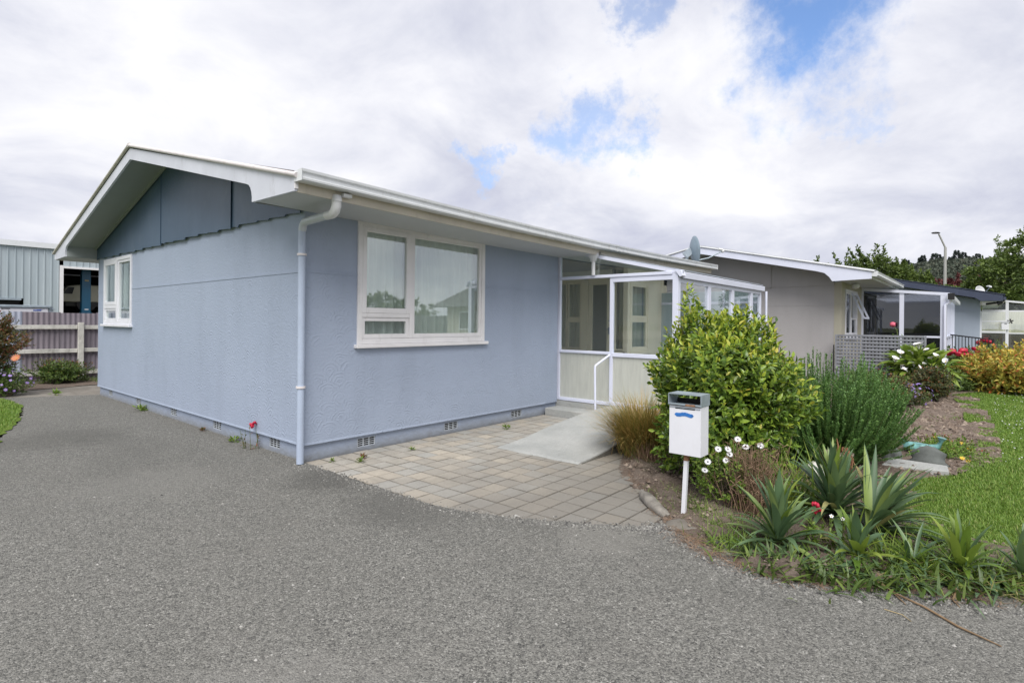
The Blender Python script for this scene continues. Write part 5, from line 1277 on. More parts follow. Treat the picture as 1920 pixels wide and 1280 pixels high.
# ------------------------------------------------------------------ garden: mailbox and edging
mbx = thing('mailbox', 'white steel mailbox with a blue paint stroke on a thin leaning post beside the bush', 'mailbox', (1.06, -3.70, 0))
def mk_mailbox():
    x0, x1, y0, y1 = 1.0, 1.15, -3.86, -3.615
    # open fronted galvanised newspaper hood: shell of five plates
    mb = MB()
    mb.box(x0-.012, x1+.01, y0-.006, y1+.006, .968, .974); mb.box(x0-.012, x1+.01, y0-.006, y0-.001, .888, .968); mb.box(x0-.012, x1+.01, y1+.001, y1+.006, .888, .968)
    mb.box(x0-.010, x1+.01, y0-.001, y1+.001, .884, .889); mb.box(x0-.010, x0-.006, y0-.001, y1+.001, .884, .902)
    mb.build('newspaper_hood', 'galvanised', mbx)
    mb = MB(); mb.box(x1-.004, x1+.006, y0-.001, y1+.001, .889, .925); mb.build('hood_back', 'dark_hole', mbx)
    # body, with the letter slot left open
    mb = MB(); zb, zt = .515, .884
    mb.box(x0, x0+.004, y0, y1, zb, .858); mb.box(x0, x0+.004, y0, -3.815, .858, .874); mb.box(x0, x0+.004, -3.66, y1, .858, .874); mb.box(x0, x0+.004, y0, y1, .874, zt)
    mb.box(x1-.004, x1, y0, y1, zb, zt); mb.box(x0+.004, x1-.004, y0, y0+.003, zb, zt); mb.box(x0+.004, x1-.004, y1-.003, y1, zb, zt); mb.box(x0+.004, x1-.004, y0+.003, y1-.003, zb, zb+.004)
    body = mb.build('body', 'mailbox_white', mbx)
    mb = MB(); mb.box(x0+.02, x0+.022, y0+.004, y1-.004, .83, .88); mb.build('slot_shadow', 'dark_hole', body)
    mb = MB(); mb.tube([(x0-.002, y1-.004, .87), (x0-.002, y0+.004, .868)], .003, 6); mb.build('flap_hinge', 'galvanised', body)
    n = 18; top = []; bot = []; r_ = random.Random(3)
    for i in range(n+1):
        t = i/n; y = -3.656-.150*t; e = min(1, min(t, 1-t)*9)**.5; hh = .0145*e
        z = .818-.004*math.sin(t*9)+r_.uniform(-.001, .001)
        top.append((y, z+hh)); bot.append((y, z-hh*.9-.001))
    mb = MB(); mb.prism(top+bot[::-1], 'x', x0-.0018, x0-.0006); mb.build('blue_paint_stroke', 'mailbox_blue', body)
    mb = MB(); mb.box(x0+.045, x0+.075, -3.745, -3.715, -.15, .515); p = mb.build('post', 'mailbox_white', mbx)
    mb = MB(); mb.box(x0+.0435, x0+.0765, -3.7465, -3.7135, .462, .512); mb.build('rust_patch', 'rusty', p)
    mb = MB(); mb.box(x0-.0125, x0-.0105, -3.82, -3.745, .886, .900); mb.build('rust_patch', 'rusty', mbx)
    # the post leans a little: shear it at its foot
    for o in (p, p.children[0]):
        for v in o.data.vertices:
            zz_ = v.co.z; k = (.515-zz_); v.co.y += .045*k; 
paint('rusty', (.30, .16, .09), .9, .5, 40, .5, 1, gc=(.6, .58, .55))
mk_mailbox()
def lump(c, s, seed, sub=3, rough=.22, flat=-.2):
    bm = bmesh.new(); bmesh.ops.create_icosphere(bm, subdivisions=sub, radius=1); r_ = np.random.default_rng(seed); ph = r_.uniform(0, 6.28, 9); V = []; 
    for v in bm.verts:
        p = v.co; k = 1+rough*(math.sin(2.1*p.x+ph[0])*math.sin(2.6*p.y+ph[1])+.6*math.sin(4.7*p.z+ph[2]+2*p.x)+.35*math.sin(8*p.x+ph[3])*math.sin(7*p.y+ph[4])+.25*math.sin(13*p.z+ph[5]+6*p.y))
        V.append((c[0]+p.x*k*s[0], c[1]+p.y*k*s[1], c[2]+max(p.z, flat)*k*s[2]))
    F = [tuple(v.index for v in f.verts) for f in bm.faces]; bm.free(); mb = MB(); mb.add(V, F, True); return mb
def stone(c, s, seed, label, name='rock', mat='rock', group=None):
    return tag(lump(c, s, seed).build(name, mat), label, 'rock', group)
stone((4.24, -4.70, .07), (.13, .10, .11), 3, 'grey rounded rock hidden partly by the rosemary', group='rocks behind the slab')
stone((4.32, -5.0, .06), (.10, .20, .13), 5, 'larger dark grey rock behind the concrete slab, with moss', group='rocks behind the slab')
stone((2.84, -4.24, .10), (.11, .10, .10), 8, 'white quartz rock between the flower pot and the daisies', 'rock', 'rock_white')
stone((.90, -3.82, .0), (.14, .17, .05), 9, 'flat pale stone at the foot of the mailbox post', 'rock', 'old_concrete')
mb = MB(); mb.prism([(3.72, -4.66), (3.84, -5.20), (4.10, -5.18), (4.12, -4.70)], 'z', .0, .098)
tag(mb.build('slab', 'concrete', None, bevel=.01), 'pale concrete slab at the corner of the garden bed and lawn', 'slab')
mb = MB(); P0 = [(1.42, -3.17, .02), (1.30, -3.28, .035), (1.18, -3.38, .035), (1.06, -3.52, .03), (1.0, -3.60, .01)]
mb.tube(P0, [.03, .045, .05, .045, .03], 8)
o = tag(mb.build('edging_log', 'log_wood'), 'weathered grey wooden edging log between the pavers and the flower bed', 'log')
for v in o.data.vertices: v.co += Vector((random.uniform(-.012, .012), random.uniform(-.012, .012), random.uniform(-.01, .01)))
# turquoise ornament: glazed boat-like fish with a raised tail
orn = thing('fish_ornament', 'turquoise glazed fish shaped ornament on the garden bed by the slab', 'ornament', (4.85, -4.88, 0))
mb = lump((4.80, -4.90, .125), (.085, .16, .05), 21, 3, .12, -1); mb.build('body', 'turquoise_glaze', orn)
mb = MB(); mb.tube([(4.80, -5.0, .13), (4.80, -5.07, .16), (4.80, -5.09, .21), (4.80, -5.10, .26)], [.045, .03, .018, .045], 8); mb.build('tail', 'turquoise_glaze', orn)
mb = MB(); mb.prism([(-4.80, .11), (-4.70, .15), (-4.72, .21), (-4.84, .16)], 'x', 4.79, 4.81); mb.build('fin', 'turquoise_glaze', orn)

# ------------------------------------------------------------------ plants
def leaf_objects(parent, P, D, U, Ln, Wd, mat, name='leaf', variants=4, fold=.25, droop=.25):
    """the leaves that show largest, each one an object sharing a mesh"""
    meshes = []
    for k in range(variants):
        V, F = leaf_arrays(np.zeros((1, 3)), np.array([[1.0, 0, 0]]), np.array([[0, 0, 1.0]]), 1.0, .42+.06*k, fold, droop*(.5+.5*k))
        o = bulk(name, V, F, mat); meshes.append(o.data); bpy.data.objects.remove(o)
    off = wloc(parent)
    for i in range(len(P)):
        d = Vector(D[i]).normalized(); u = Vector(U[i]); u = (u-d*u.dot(d)).normalized(); s = d.cross(u)
        M_ = Matrix((d, -s, u)).transposed().to_4x4(); M_ = Matrix.Translation(Vector(P[i])-off) @ M_ @ Matrix.Diagonal((Ln[i], Ln[i], Ln[i], 1))
        o = bpy.data.objects.new(name, meshes[i % variants]); ROOT.objects.link(o); o.parent = parent; o.matrix_local = M_
def bush(name, label, base, R3, zc, n_spr, per, leaf, mat, newmat_=None, newfrac=0, n_obj=0, seed=1, bumps=.12, spikes=(), group=None, inner=True, cat='bush'):
    r_ = np.random.default_rng(seed); t = thing(name, label, cat, base, group); b = np.array(base)
    sd_ = nrm(r_.normal(size=(n_spr, 3))); keep = sd_[:, 2] > -.80; sd_ = sd_[keep]; ns = len(sd_)
    ph = r_.uniform(0, 6.28, 6)
    lum = 1+bumps*(np.sin(4*sd_[:, 0]+ph[0])*np.sin(4.5*sd_[:, 1]+ph[1])+.7*np.sin(7*sd_[:, 2]+ph[2]+3*sd_[:, 0])+.5*np.sin(11*sd_[:, 1]+ph[3])*np.sin(9*sd_[:, 2]+ph[4]))
    rad = lum*np.clip(1-np.abs(r_.normal(0, .13, ns)), .55, 1)*(1+.10*(r_.random(ns) > .9))
    cen = sd_*rad[:, None]*np.array(R3)+np.array([0, 0, zc])
    ok = cen[:, 2] > .04; cen, sd_ = cen[ok], sd_[ok]
    up_ = nrm(sd_*.85+np.array([0, 0, .55])+r_.normal(size=sd_.shape)*.25)     # shoot direction
    Ps, Ds, Us, Nw = [], [], [], []
    for sp in spikes:          # tall leaders standing out of the crown
        a0, a1, k = np.array(sp[0])-b, np.array(sp[1])-b, sp[2]
        for q in range(k):
            tt = q/k; cen = np.vstack([cen, a0+(a1-a0)*tt+r_.normal(size=3)*.075*(1-tt*.75)]); up_ = np.vstack([up_, nrm(a1-a0+r_.normal(size=3)*.08)])
    ns = len(cen); L_ = leaf*3.0*r_.uniform(.7, 1.25, ns)
    for k in range(per):
        tt = (k+.5)/per; a = k*2.4+r_.uniform(0, 6.28, ns)*.25+np.arange(ns)
        s1 = nrm(np.cross(up_, np.array([.31, .2, .93]))); s2 = np.cross(up_, s1)
        rad_ = s1*np.cos(a)[:, None]+s2*np.sin(a)[:, None]
        Ps.append(cen+up_*(L_*(tt-.65))[:, None]); Ds.append(nrm(rad_*(1.05-.65*tt)+up_*(.35+.75*tt)+r_.normal(size=up_.shape)*.18)); Us.append(nrm(up_+np.array([0, 0, .25])-rad_*.2)); Nw.append(np.full(ns, tt > .62))
    P = np.concatenate(Ps)+b; D = np.concatenate(Ds); U = np.concatenate(Us); Nw = np.concatenate(Nw)
    sz = leaf*r_.uniform(.6, 1.2, len(P)); top = np.clip((P[:, 2]-b[2]-zc)/R3[2], -1, 1.4)
    new = Nw & (r_.random(len(P)) < newfrac*np.clip(.35+.85*top, 0, 1.2))
    if n_obj:
        cd = np.array(CAM)-P; dist = np.linalg.norm(cd, axis=1); facing = (nrm(P-b-np.array([0, 0, zc]))*(cd/dist[:, None])).sum(1)
        score = sz/dist*(facing > .25)*(.6+facing)*(~new); top_i = np.argsort(-score)[:n_obj]
        leaf_objects(t, P[top_i], D[top_i], U[top_i], sz[top_i], None, mat)
        rest = np.ones(len(P), bool); rest[top_i] = False
    else: rest = np.ones(len(P), bool)
    k = rest & ~new; V, F = leaf_arrays(P[k], D[k], U[k], sz[k], sz[k]*.48, .22, .22); bulk('foliage', V, F, mat, t, 'stuff')
    if new.any():
        k = rest & new; V, F = leaf_arrays(P[k], D[k], U[k], sz[k]*.9, sz[k]*.42, .22, .2); bulk('new_growth', V, F, newmat_ or mat, t, 'stuff')
    # stems
    mb = MB(); q = r_.choice(ns, min(ns, 60), replace=False)
    for i in q:
        p = cen[i]+b; r0 = b+np.array([r_.normal()*.06, r_.normal()*.06, 0]); md = (p+r0)/2+np.array([0, 0, .08*R3[2]])+r_.normal(size=3)*.03
        mb.tube([r0, md, p], [.014*R3[2]+.003, .009*R3[2]+.002, .003], 5, False)
    mb.build('stems', 'bark', t, kind='stuff')
    if inner:   # a core of older leaves so the crown is not see-through
        k = int(ns*per*.35); d = nrm(r_.normal(size=(k, 3))); P2 = d*(r_.random(k)**.4*.80)[:, None]*np.array(R3)+np.array([0, 0, zc])+b; P2 = P2[P2[:, 2] > b[2]+.05]
        V, F = leaf_arrays(P2, nrm(r_.normal(size=P2.shape)), sphdirs(len(P2), .8), leaf*1.3, leaf*.8, .2, .2); bulk('inner_foliage', V, F, mat, t, 'stuff')
    return t
bush('round_bush', 'large rounded glossy green bush with yellow green tips behind the mailbox', (2.27, -3.57, 0), (.60, .63, .77), .80, 2200, 9, .063, 'leaf_bush', 'leaf_bush_new', .80, 300, 5, .15,
     spikes=[((2.0, -3.38, 1.35), (1.98, -3.33, 1.84), 16), ((2.40, -3.86, 1.30), (2.38, -3.83, 1.56), 8)])
bush('low_shrub', 'dark leafy shrub peeking out over the right shoulder of the round bush', (4.6, -3.35, 0), (.42, .38, .55), .65, 420, 8, .045, 'leaf_redgreen', None, 0, 0, 15, .15)

def rosemary():
    r_ = np.random.default_rng(77); c = np.array([3.60, -4.20, 0.0]); t = thing('rosemary_bush', 'tall dark green rosemary bush with upright needle shoots behind the flower pot', 'bush', tuple(c))
    Pn, Dn, Un, Ls = [], [], [], []; mb = MB()
    ns = 780
    for i in range(ns):
        a = r_.uniform(0, 6.28); q = math.sqrt(r_.random()); rr = q*.50
        foot = c+np.array([math.cos(a)*rr*.45, math.sin(a)*rr*.45, .04+.25*r_.random()])
        H_ = (1.30-.42*q**1.6)*r_.uniform(.72, 1.0) if r_.random() > .35 else r_.uniform(.25, .75)
        tip = c+np.array([math.cos(a)*(rr+.16+.08*r_.random()), math.sin(a)*(rr+.16+.08*r_.random()), max(.25, H_)])
        if H_ < .7 and q > .5: tip[:2] += np.array([math.cos(a), math.sin(a)])*.10
        ctrl = foot*.45+tip*.55; ctrl[2] *= .62; ctrl[:2] += np.array([math.cos(a), math.sin(a)])*.09*r_.random()+r_.normal(size=2)*.03
        m_ = int(290*np.linalg.norm(tip-foot))+70; tt = r_.random(m_)**.75
        pts = ((1-tt)**2)[:, None]*foot+(2*tt*(1-tt))[:, None]*ctrl+(tt**2)[:, None]*tip
        tg = nrm((2*(1-tt))[:, None]*(ctrl-foot)+(2*tt)[:, None]*(tip-ctrl))
        rd = nrm(np.cross(tg, nrm(r_.normal(size=(m_, 3)))))
        Pn.append(pts); Dn.append(nrm(rd*.75+tg*.75)); Un.append(tg); Ls.append(.031*r_.uniform(.7, 1.25, m_)*(1.15-.55*tt))
        if i % 3 == 0: mb.tube([foot, ctrl*.5+(foot+tip)*.25, tip], [.006, .004, .0015], 4, False)
    P = np.concatenate(Pn); D = np.concatenate(Dn); U = np.concatenate(Un); L_ = np.concatenate(Ls)
    V, F = dia_arrays(P, D, U, L_*1.12, .0092); bulk('foliage', V, F, 'leaf_rosemary', t, 'stuff')
    mb.build('stems', 'stem_green', t, kind='stuff')
rosemary()
pot = thing('flower_pot', 'tall grey brown flower pot with reddish roots spilling over its rim', 'pot', (3.02, -4.40, 0))
mb = MB(); mb.lathe([(0, .01), (.095, .01), (.120, .27), (.128, .275), (.128, .295), (.115, .295), (.110, .25), (0, .24)], (3.02, -4.40, 0), 28); mb.build('body', 'terracotta_grey', pot)
mb = MB(); r_ = random.Random(5)
for i in range(26):
    a = r_.uniform(-.5, .5); x = 3.02-.08*.85+r_.uniform(-.02, .02); y = -4.40-.09+r_.uniform(-.03, .03)
    mb.tube([(3.0, -4.41, .30), (x+.01, y+.02, .32+r_.uniform(0, .04)), (x-.035, y-.02, .27), (x-.04+r_.uniform(-.02, .02), y-.03+r_.uniform(-.02, .02), .10+r_.uniform(-.02, .1))], [.004, .004, .003, .0015], 4, False)
mb.build('roots', 'root_brown', pot, kind='stuff')
mb = MB(); mb.tube([(3.0, -4.40, .25), (3.0, -4.40, .36), (2.99, -4.39, .43)], [.012, .009, .004], 6); mb.build('stem', 'root_brown', pot)

def blades_plant(name, label, c, n, Ln, Wd, mat, lean=(.05, .9), curve=(.3, 1.2), spread=.05, seed=0, seg=5, cat='grass', group=None, az=None):
    r_ = np.random.default_rng(seed); t = thing(name, label, cat, c, group); c = np.array(c, float)
    P = c+np.stack([r_.normal(size=n)*spread, r_.normal(size=n)*spread, np.zeros(n)], 1); A = r_.uniform(0, 6.28, n) if az is None else r_.uniform(az[0], az[1], n)
    V, F = blade_arrays(P, A, r_.uniform(*lean, n), r_.uniform(.55, 1.1, n)*Ln, np.full(n, Wd)*r_.uniform(.6, 1.2, n), r_.uniform(*curve, n), seg)
    bulk('blades', V, F, mat, t, 'stuff'); return t
blades_plant('tussock_grass', 'orange brown tussock grass spilling over beside the ramp', (2.72, -2.52, 0), 4400, .82, .0075, 'leaf_tussock', (.05, .60), (.50, 1.40), .085, 51, 5, 'grass')
blades_plant('dry_clump', 'brown withered seed heads at the base of the tussock grass', (2.45, -2.75, 0), 320, .30, .006, 'dry_stem', (.1, .8), (.2, .9), .07, 52, 4, 'dry plant')
# lanky sprays reaching from the bed over the paving
blades_plant('strap_plant', 'few long thin green leaves arching over the pavers left of the mailbox', (2.15, -3.0, 0), 16, .55, .010, 'leaf_mid', (.7, 1.1), (.2, .6), .05, 53, 5, 'plant', az=(1.2, 3.6))

# yuccas: every sword leaf is an object
def yucca_meshes():
    out = []
    for k in range(5):
        seg = 7; vs = []; fs = []; cur = (.12, .40, .70, 1.05, 1.5)[k]; p = np.array([0.0, 0, 0])
        for i in range(seg+1):
            t = i/seg; w_ = .5*(.62+.75*math.sin(min(1, t*1.5)*math.pi/2)-.37*t)*(1-t**3.2) ; a = cur*t*t
            d = np.array([math.sin(a), 0, math.cos(a)]); nn = np.array([-math.cos(a), 0, math.sin(a)])
            tw = .25*t*(1 if k % 2 else -1); s_ = np.array([0, math.cos(tw), math.sin(tw)])
            vs += [tuple(p-s_*w_*.085+nn*.022*w_*2), tuple(p), tuple(p+s_*w_*.085+nn*.022*w_*2)]; p = p+d/seg
        for i in range(seg): a = 3*i; fs += [(a, a+1, a+4, a+3), (a+1, a+2, a+5, a+4)]
        mb = MB(); mb.add(vs, fs, True); o = mb.build('leaf', 'leaf_yucca'); out.append(o.data); bpy.data.objects.remove(o)
    return out
YM = yucca_meshes(); YB = []
for me in YM:
    c_ = me.copy(); c_.materials.clear(); c_.materials.append(MATS['leaf_bright']); YB.append(c_)
YD = []
for me in YM:
    c_ = me.copy(); c_.materials.clear(); c_.materials.append(MATS['leaf_dry']); YD.append(c_)
def yucca(label, c, n, L_, wd=1.0, seed=0, maxlean=1.45, az=None, tilt=(0, 0), bright=.1, dry=.05, z0=.02, minlean=.03, name='yucca_plant'):
    r_ = random.Random(seed); t = thing(name, label, 'plant', c)
    for i in range(n):
        q = (i+.5)/n; lean = minlean+(maxlean-minlean)*q**1.25+r_.uniform(-.08, .08); a = i*2.399+r_.uniform(-.3, .3)
        if az: a = r_.uniform(*az)
        ms = YB if r_.random() < bright else (YD if r_.random() < dry*(2 if q > .7 else .3) else YM)
        k = min(4, int(q*3.2+r_.random()*2.2)); l_ = L_*r_.uniform(.72, 1.05)*(1-.10*q)
        o = bpy.data.objects.new('leaf', ms[k]); ROOT.objects.link(o); o.parent = t
        M_ = Matrix.Rotation(tilt[0], 4, 'X') @ Matrix.Rotation(tilt[1], 4, 'Y') @ Matrix.Rotation(a, 4, 'Z') @ Matrix.Rotation(lean, 4, 'Y')
        w_ = l_*wd*r_.uniform(1.7, 2.5)
        o.matrix_local = Matrix.Translation((r_.uniform(-.02, .02), r_.uniform(-.02, .02), z0+.05*(1-q))) @ M_ @ Matrix.Diagonal((l_, w_, l_, 1))
    mb = MB(); mb.tube([(c[0], c[1], -.03), (c[0], c[1], z0+.05)], [.035, .03], 8); mb.build('stem', 'bark', t)
    return t
yucca('front yucca, dark green sword leaves drooping over driveway edge left of red flowers', (.92, -4.42, .03), 72, .46, .62, 1, 1.95, bright=.12)
yucca('largest yucca of broad upright blue green sword leaves in front of the pot', (1.62, -4.62, .06), 84, .53, .66, 2, 1.62, bright=.04, z0=.06)
yucca('spreading yucca with long leaves reaching right over the lawn edge', (1.50, -4.86, .05), 60, .58, .5, 3, 1.4, tilt=(.15, .1), az=(-2.9, 1.4), bright=.1, minlean=.25)
yucca('small yucca of bright broad upright leaves at the driveway edge', (1.00, -4.86, .03), 30, .33, .9, 4, 1.5, bright=.45)
yucca('small fresh yellow green yucca at the far right driveway edge', (1.22, -5.36, .03), 30, .31, .8, 5, 1.5, bright=.55)
yucca('cut off yucca at the right edge of the picture', (1.36, -5.64, .03), 26, .30, .8, 6, 1.5, bright=.35)
yucca('low young yucca with flopping leaves between the bright yucca and the far right one', (1.12, -5.12, .03), 16, .30, .55, 7, 1.6, bright=.5, minlean=.6)
# weedy tangle along the edge
def tangle(name, label, pts, n, L_, wd, mat, seed, lean=(.3, 1.3), curve=(.3, 1.4), spread=.10, cat='grass'):
    r_ = np.random.default_rng(seed); t = thing(name, label, cat, (pts[0][0], pts[0][1], 0)); idx = r_.integers(0, len(pts)-1, n); u = r_.random(n)[:, None]
    A = np.array(pts, float); P = A[idx]*(1-u)+A[idx+1]*u; P = np.concatenate([P+r_.normal(size=(n, 2))*spread, np.full((n, 1), .02)], 1)
    V, F = blade_arrays(P, r_.uniform(0, 6.28, n), r_.uniform(*lean, n), r_.uniform(.4, 1.1, n)*L_, np.full(n, wd)*r_.uniform(.5, 1.3, n), r_.uniform(*curve, n), 4)
    bulk('blades', V, F, mat, t, 'stuff'); return t
tangle('strappy_grass', 'bright green strappy grass along the driveway edge at lower right', [(1.15, -4.95), (1.10, -5.1), (1.25, -5.3), (1.45, -5.7)], 700, .28, .011, 'leaf_bright', 61, spread=.09)
tangle('ground_foliage', 'low mid green leafy growth filling the bed between the yuccas', [(.66, -4.35), (.64, -4.6), (.78, -4.8), (.86, -4.95), (1.0, -5.1), (1.1, -5.3), (1.3, -5.7), (1.45, -5.4), (1.3, -5.0), (1.25, -4.75)], 1700, .14, .022, 'leaf_mid', 161, (.2, 1.3), (.2, 1.2), .12, 'plants')
tangle('flopping_leaves', 'long flopping green leaves lying over the driveway edge', [(.72, -4.30), (.68, -4.5), (.72, -4.7), (.82, -4.9), (.95, -5.2), (1.1, -5.5)], 170, .32, .028, 'leaf_yucca', 162, (.9, 1.4), (.2, .5), .05, 'leaves')
tangle('bed_weeds', 'short mixed weeds and grass on the soil behind the flat stone', [(1.3, -3.7), (1.1, -4.1), (.95, -4.2), (1.2, -4.4)], 900, .13, .006, 'leaf_grass', 163, (.1, 1.2), (.2, 1.2), .10, 'weeds')
tangle('dead_leaves', 'dry straw coloured leaves trailing onto the driveway at lower right', [(.95, -4.85), (1.0, -5.1), (1.1, -5.4), (1.25, -5.7)], 130, .30, .009, 'leaf_dry', 62, (1.1, 1.5), (.1, .4), .05, 'dry leaves')
tangle('iris_clump', 'yellow green arching iris leaves between the daisies and the big yucca', [(2.0, -4.06), (1.8, -4.22), (1.6, -4.35), (2.1, -4.45)], 360, .62, .013, 'leaf_bright', 63, (.15, 1.0), (.3, 1.3), .08, 'plant')
tangle('dry_iris_leaves', 'straw yellow dying leaves among the iris clump', [(2.1, -4.05), (1.8, -4.30), (1.7, -4.5)], 80, .60, .011, 'leaf_dry', 64, (.2, 1.1), (.3, 1.5), .08, 'dry leaves')
tangle('weeds', 'short green weeds growing round the foot of the mailbox', [(1.6, -3.3), (1.35, -3.6), (1.15, -3.95), (.95, -4.05)], 700, .12, .004, 'leaf_grass', 65, (.1, 1.1), (.2, 1.1), .10, 'weeds')
tangle('weeds', 'pale green weeds between the flat stone and the front yucca', [(.85, -3.98), (.72, -4.15), (.80, -4.3)], 150, .16, .009, 'leaf_bright', 66, (.3, 1.3), (.4, 1.3), .06, 'weeds')
tangle('dry_litter', 'rusty brown leaf litter along the edge of the seal below the mailbox', [(1.15, -3.45), (.85, -3.80), (.62, -4.0), (.50, -4.4), (.60, -4.75), (.85, -5.1), (1.0, -5.5)], 2200, .07, .004, 'dry_stem', 67, (1.2, 1.57), (0, .3), .06, 'leaf litter')
tangle('leaf_litter', 'brown leaf litter lining the curved edge of the pavers', [(2.4, -2.62), (1.9, -2.85), (1.5, -3.2)], 500, .06, .004, 'dry_stem', 68, (1.2, 1.57), (0, .3), .06, 'leaf litter')
tangle('edge_grass', 'grass tufts along the fence foot on the left', [(-1.1, 10.9), (-.6, 10.9), (.2, 11.0), (.9, 11.0)], 900, .12, .006, 'leaf_grass', 69, (.1, 1.0), (.2, 1.0), .12, 'grass')
tangle('wall_weeds', 'green weed tuft by the fence at the back corner of the blue house', [(.7, 10.4), (.9, 10.6)], 260, .20, .010, 'leaf_mid', 70, (.1, 1.0), (.2, 1.0), .12, 'weeds')
# dead osteospermum stems and daisies
def daisy_flower(parent, c, face, r0, petals, mat, cmat='flower_centre', n=14, name='flower', cup=.15):
    f = Vector(face).normalized(); s = f.orthogonal().normalized(); u = f.cross(s); mb = MB(); c = Vector(c)
    for i in range(n):
        a = 2*math.pi*i/n; d = s*math.cos(a)+u*math.sin(a); q = s*math.cos(a+1.57)+u*math.sin(a+1.57); w_ = r0*1.9/n
        mb.add([c+d*r0*.12, c+d*r0*.6-q*w_+f*cup*r0*.5, c+d*r0+f*cup*r0, c+d*r0*.6+q*w_+f*cup*r0*.5], [(0, 1, 2, 3)])
    o = mb.build(name, mat, parent)
    mb = MB(); ring = [c+(s*math.cos(2*math.pi*i/8)+u*math.sin(2*math.pi*i/8))*r0*.2+f*.003 for i in range(8)]; mb.add(ring+[c+f*r0*.15], [(i, (i+1) % 8, 8) for i in range(8)]); mb.build('centre', cmat, o)
    return o
ds = bush('daisy_plant', 'white daisies with green leaves in front of the round bush right of the mailbox', (1.56, -3.86, 0), (.20, .24, .22), .24, 190, 8, .036, 'leaf_bright', None, 0, 0, 25, .2, cat='flowers', inner=False)
def wpt(px, py, D):   # point D metres ahead, used for the daisy heads against the bush
    x = (px-960)/1040; y = -(py-604.5)/1040; d = fwd+right*(x*math.cos(roll)-y*math.sin(roll)*0)+up*y; return CAM+d*D
for (x, y, z) in ((1.54, -3.95, .58), (1.49, -3.89, .50), (1.44, -3.83, .50), (1.58, -4.0, .52), (1.66, -4.09, .53), (1.48, -3.88, .41), (1.38, -3.77, .40), (1.37, -3.75, .33), (1.50, -3.90, .46)):
    daisy_flower(ds, (x, y, z), (-.7+random.uniform(-.3, .3), -.4+random.uniform(-.3, .3), .7), .030, 14, 'petal_white')
    mb = MB(); mb.tube([(x, y, z-.004), (x*.6+1.66*.4, y*.6-3.86*.4, z*.5)], .002, 4, False); mb.build('flower_stem', 'stem_green', ds)
def dry_bush():
    r_ = random.Random(8); t = thing('withered_stems', 'bundle of brown withered upright stems between the daisies and the yucca', 'dry plant', (1.55, -4.0, 0)); mb = MB()
    for i in range(230):
        x = 1.55+r_.gauss(0, .08); y = -4.06+r_.gauss(0, .08); H_ = r_.uniform(.22, .60); dx, dy = r_.gauss(0, .09), r_.gauss(0, .09)
        mb.tube([(x, y, 0), (x+dx*.5, y+dy*.5, H_*.5), (x+dx, y+dy, H_)], [.0036, .003, .0012], 4, False)
        for q in range(3):
            z = H_*r_.uniform(.4, 1); a = r_.uniform(0, 6.28); l_ = r_.uniform(.02, .06); px_, py_ = x+dx*z/H_, y+dy*z/H_
            mb.tube([(px_, py_, z), (px_+math.cos(a)*l_, py_+math.sin(a)*l_, z+l_*.5)], [.0018, .004], 4, False)
    mb.build('stems', 'dry_stem', t, kind='stuff')
dry_bush()
# red snapdragon by the yucca
def spire(label, c, H_, mat, seed, leafm='leaf_bright', n=90, flowers=12, fl_r=.012, name='red_flower_plant'):
    r_ = np.random.default_rng(seed); t = thing(name, label, 'flowers', c); c = np.array(c, float); Ps = []; mb = MB(); k = 7
    for i in range(k):
        f = c+np.array([r_.normal()*.05, r_.normal()*.05, 0]); h_ = H_*(1 if i == 0 else r_.uniform(.45, .8)); tp = f+np.array([r_.normal()*.03, r_.normal()*.03, h_]); mb.tube([f, tp], [.003, .002], 5, False)
        m_ = n//k; tt = r_.random(m_)[:, None]*.92; Ps.append(f+(tp-f)*tt)
    mb.build('stems', 'stem_green', t, kind='stuff')
    P = np.concatenate(Ps); V, F = leaf_arrays(P, sphdirs(len(P), .35), sphdirs(len(P), 2), .045*r_.uniform(.6, 1.2, len(P)), .011, .1, .2); bulk('foliage', V, F, leafm, t, 'stuff')
    top = c+np.array([0, 0, H_])
    for i in range(flowers):
        p = top+np.array([r_.normal()*.014, r_.normal()*.014, r_.uniform(-.045, .02)]); mb = lump(p, (fl_r, fl_r, fl_r*1.2), i+seed, 1, .3, -1); mb.build('flower', mat, t)
    return t
spire('red snapdragon heads above bright green leaves between the two front yuccas', (1.03, -4.62, 0), .32, 'petal_red', 3, n=420)
spire('crimson flower stalk leaning out from the foot of the gable wall', (-.075, 1.02, 0), .30, 'petal_red', 5, 'leaf_redgreen', n=60, flowers=14, fl_r=.014, name='wall_flower_plant')
sw = thing('small_white_flowers', 'pair of tiny white flowers beside the red snapdragon', 'flowers', (1.10, -4.76, 0))
for (x, y, z) in ((1.08, -4.70, .26), (1.10, -4.76, .25)): daisy_flower(sw, (x, y, z), (-.7, -.3, .6), .014, 5, 'petal_white', 'petal_yellow', 5)
mb = MB(); mb.tube([(1.08, -4.70, 0), (1.08, -4.70, .255)], .0018, 4); mb.tube([(1.10, -4.76, 0), (1.10, -4.76, .245)], .0018, 4); mb.build('stems', 'stem_green', sw)
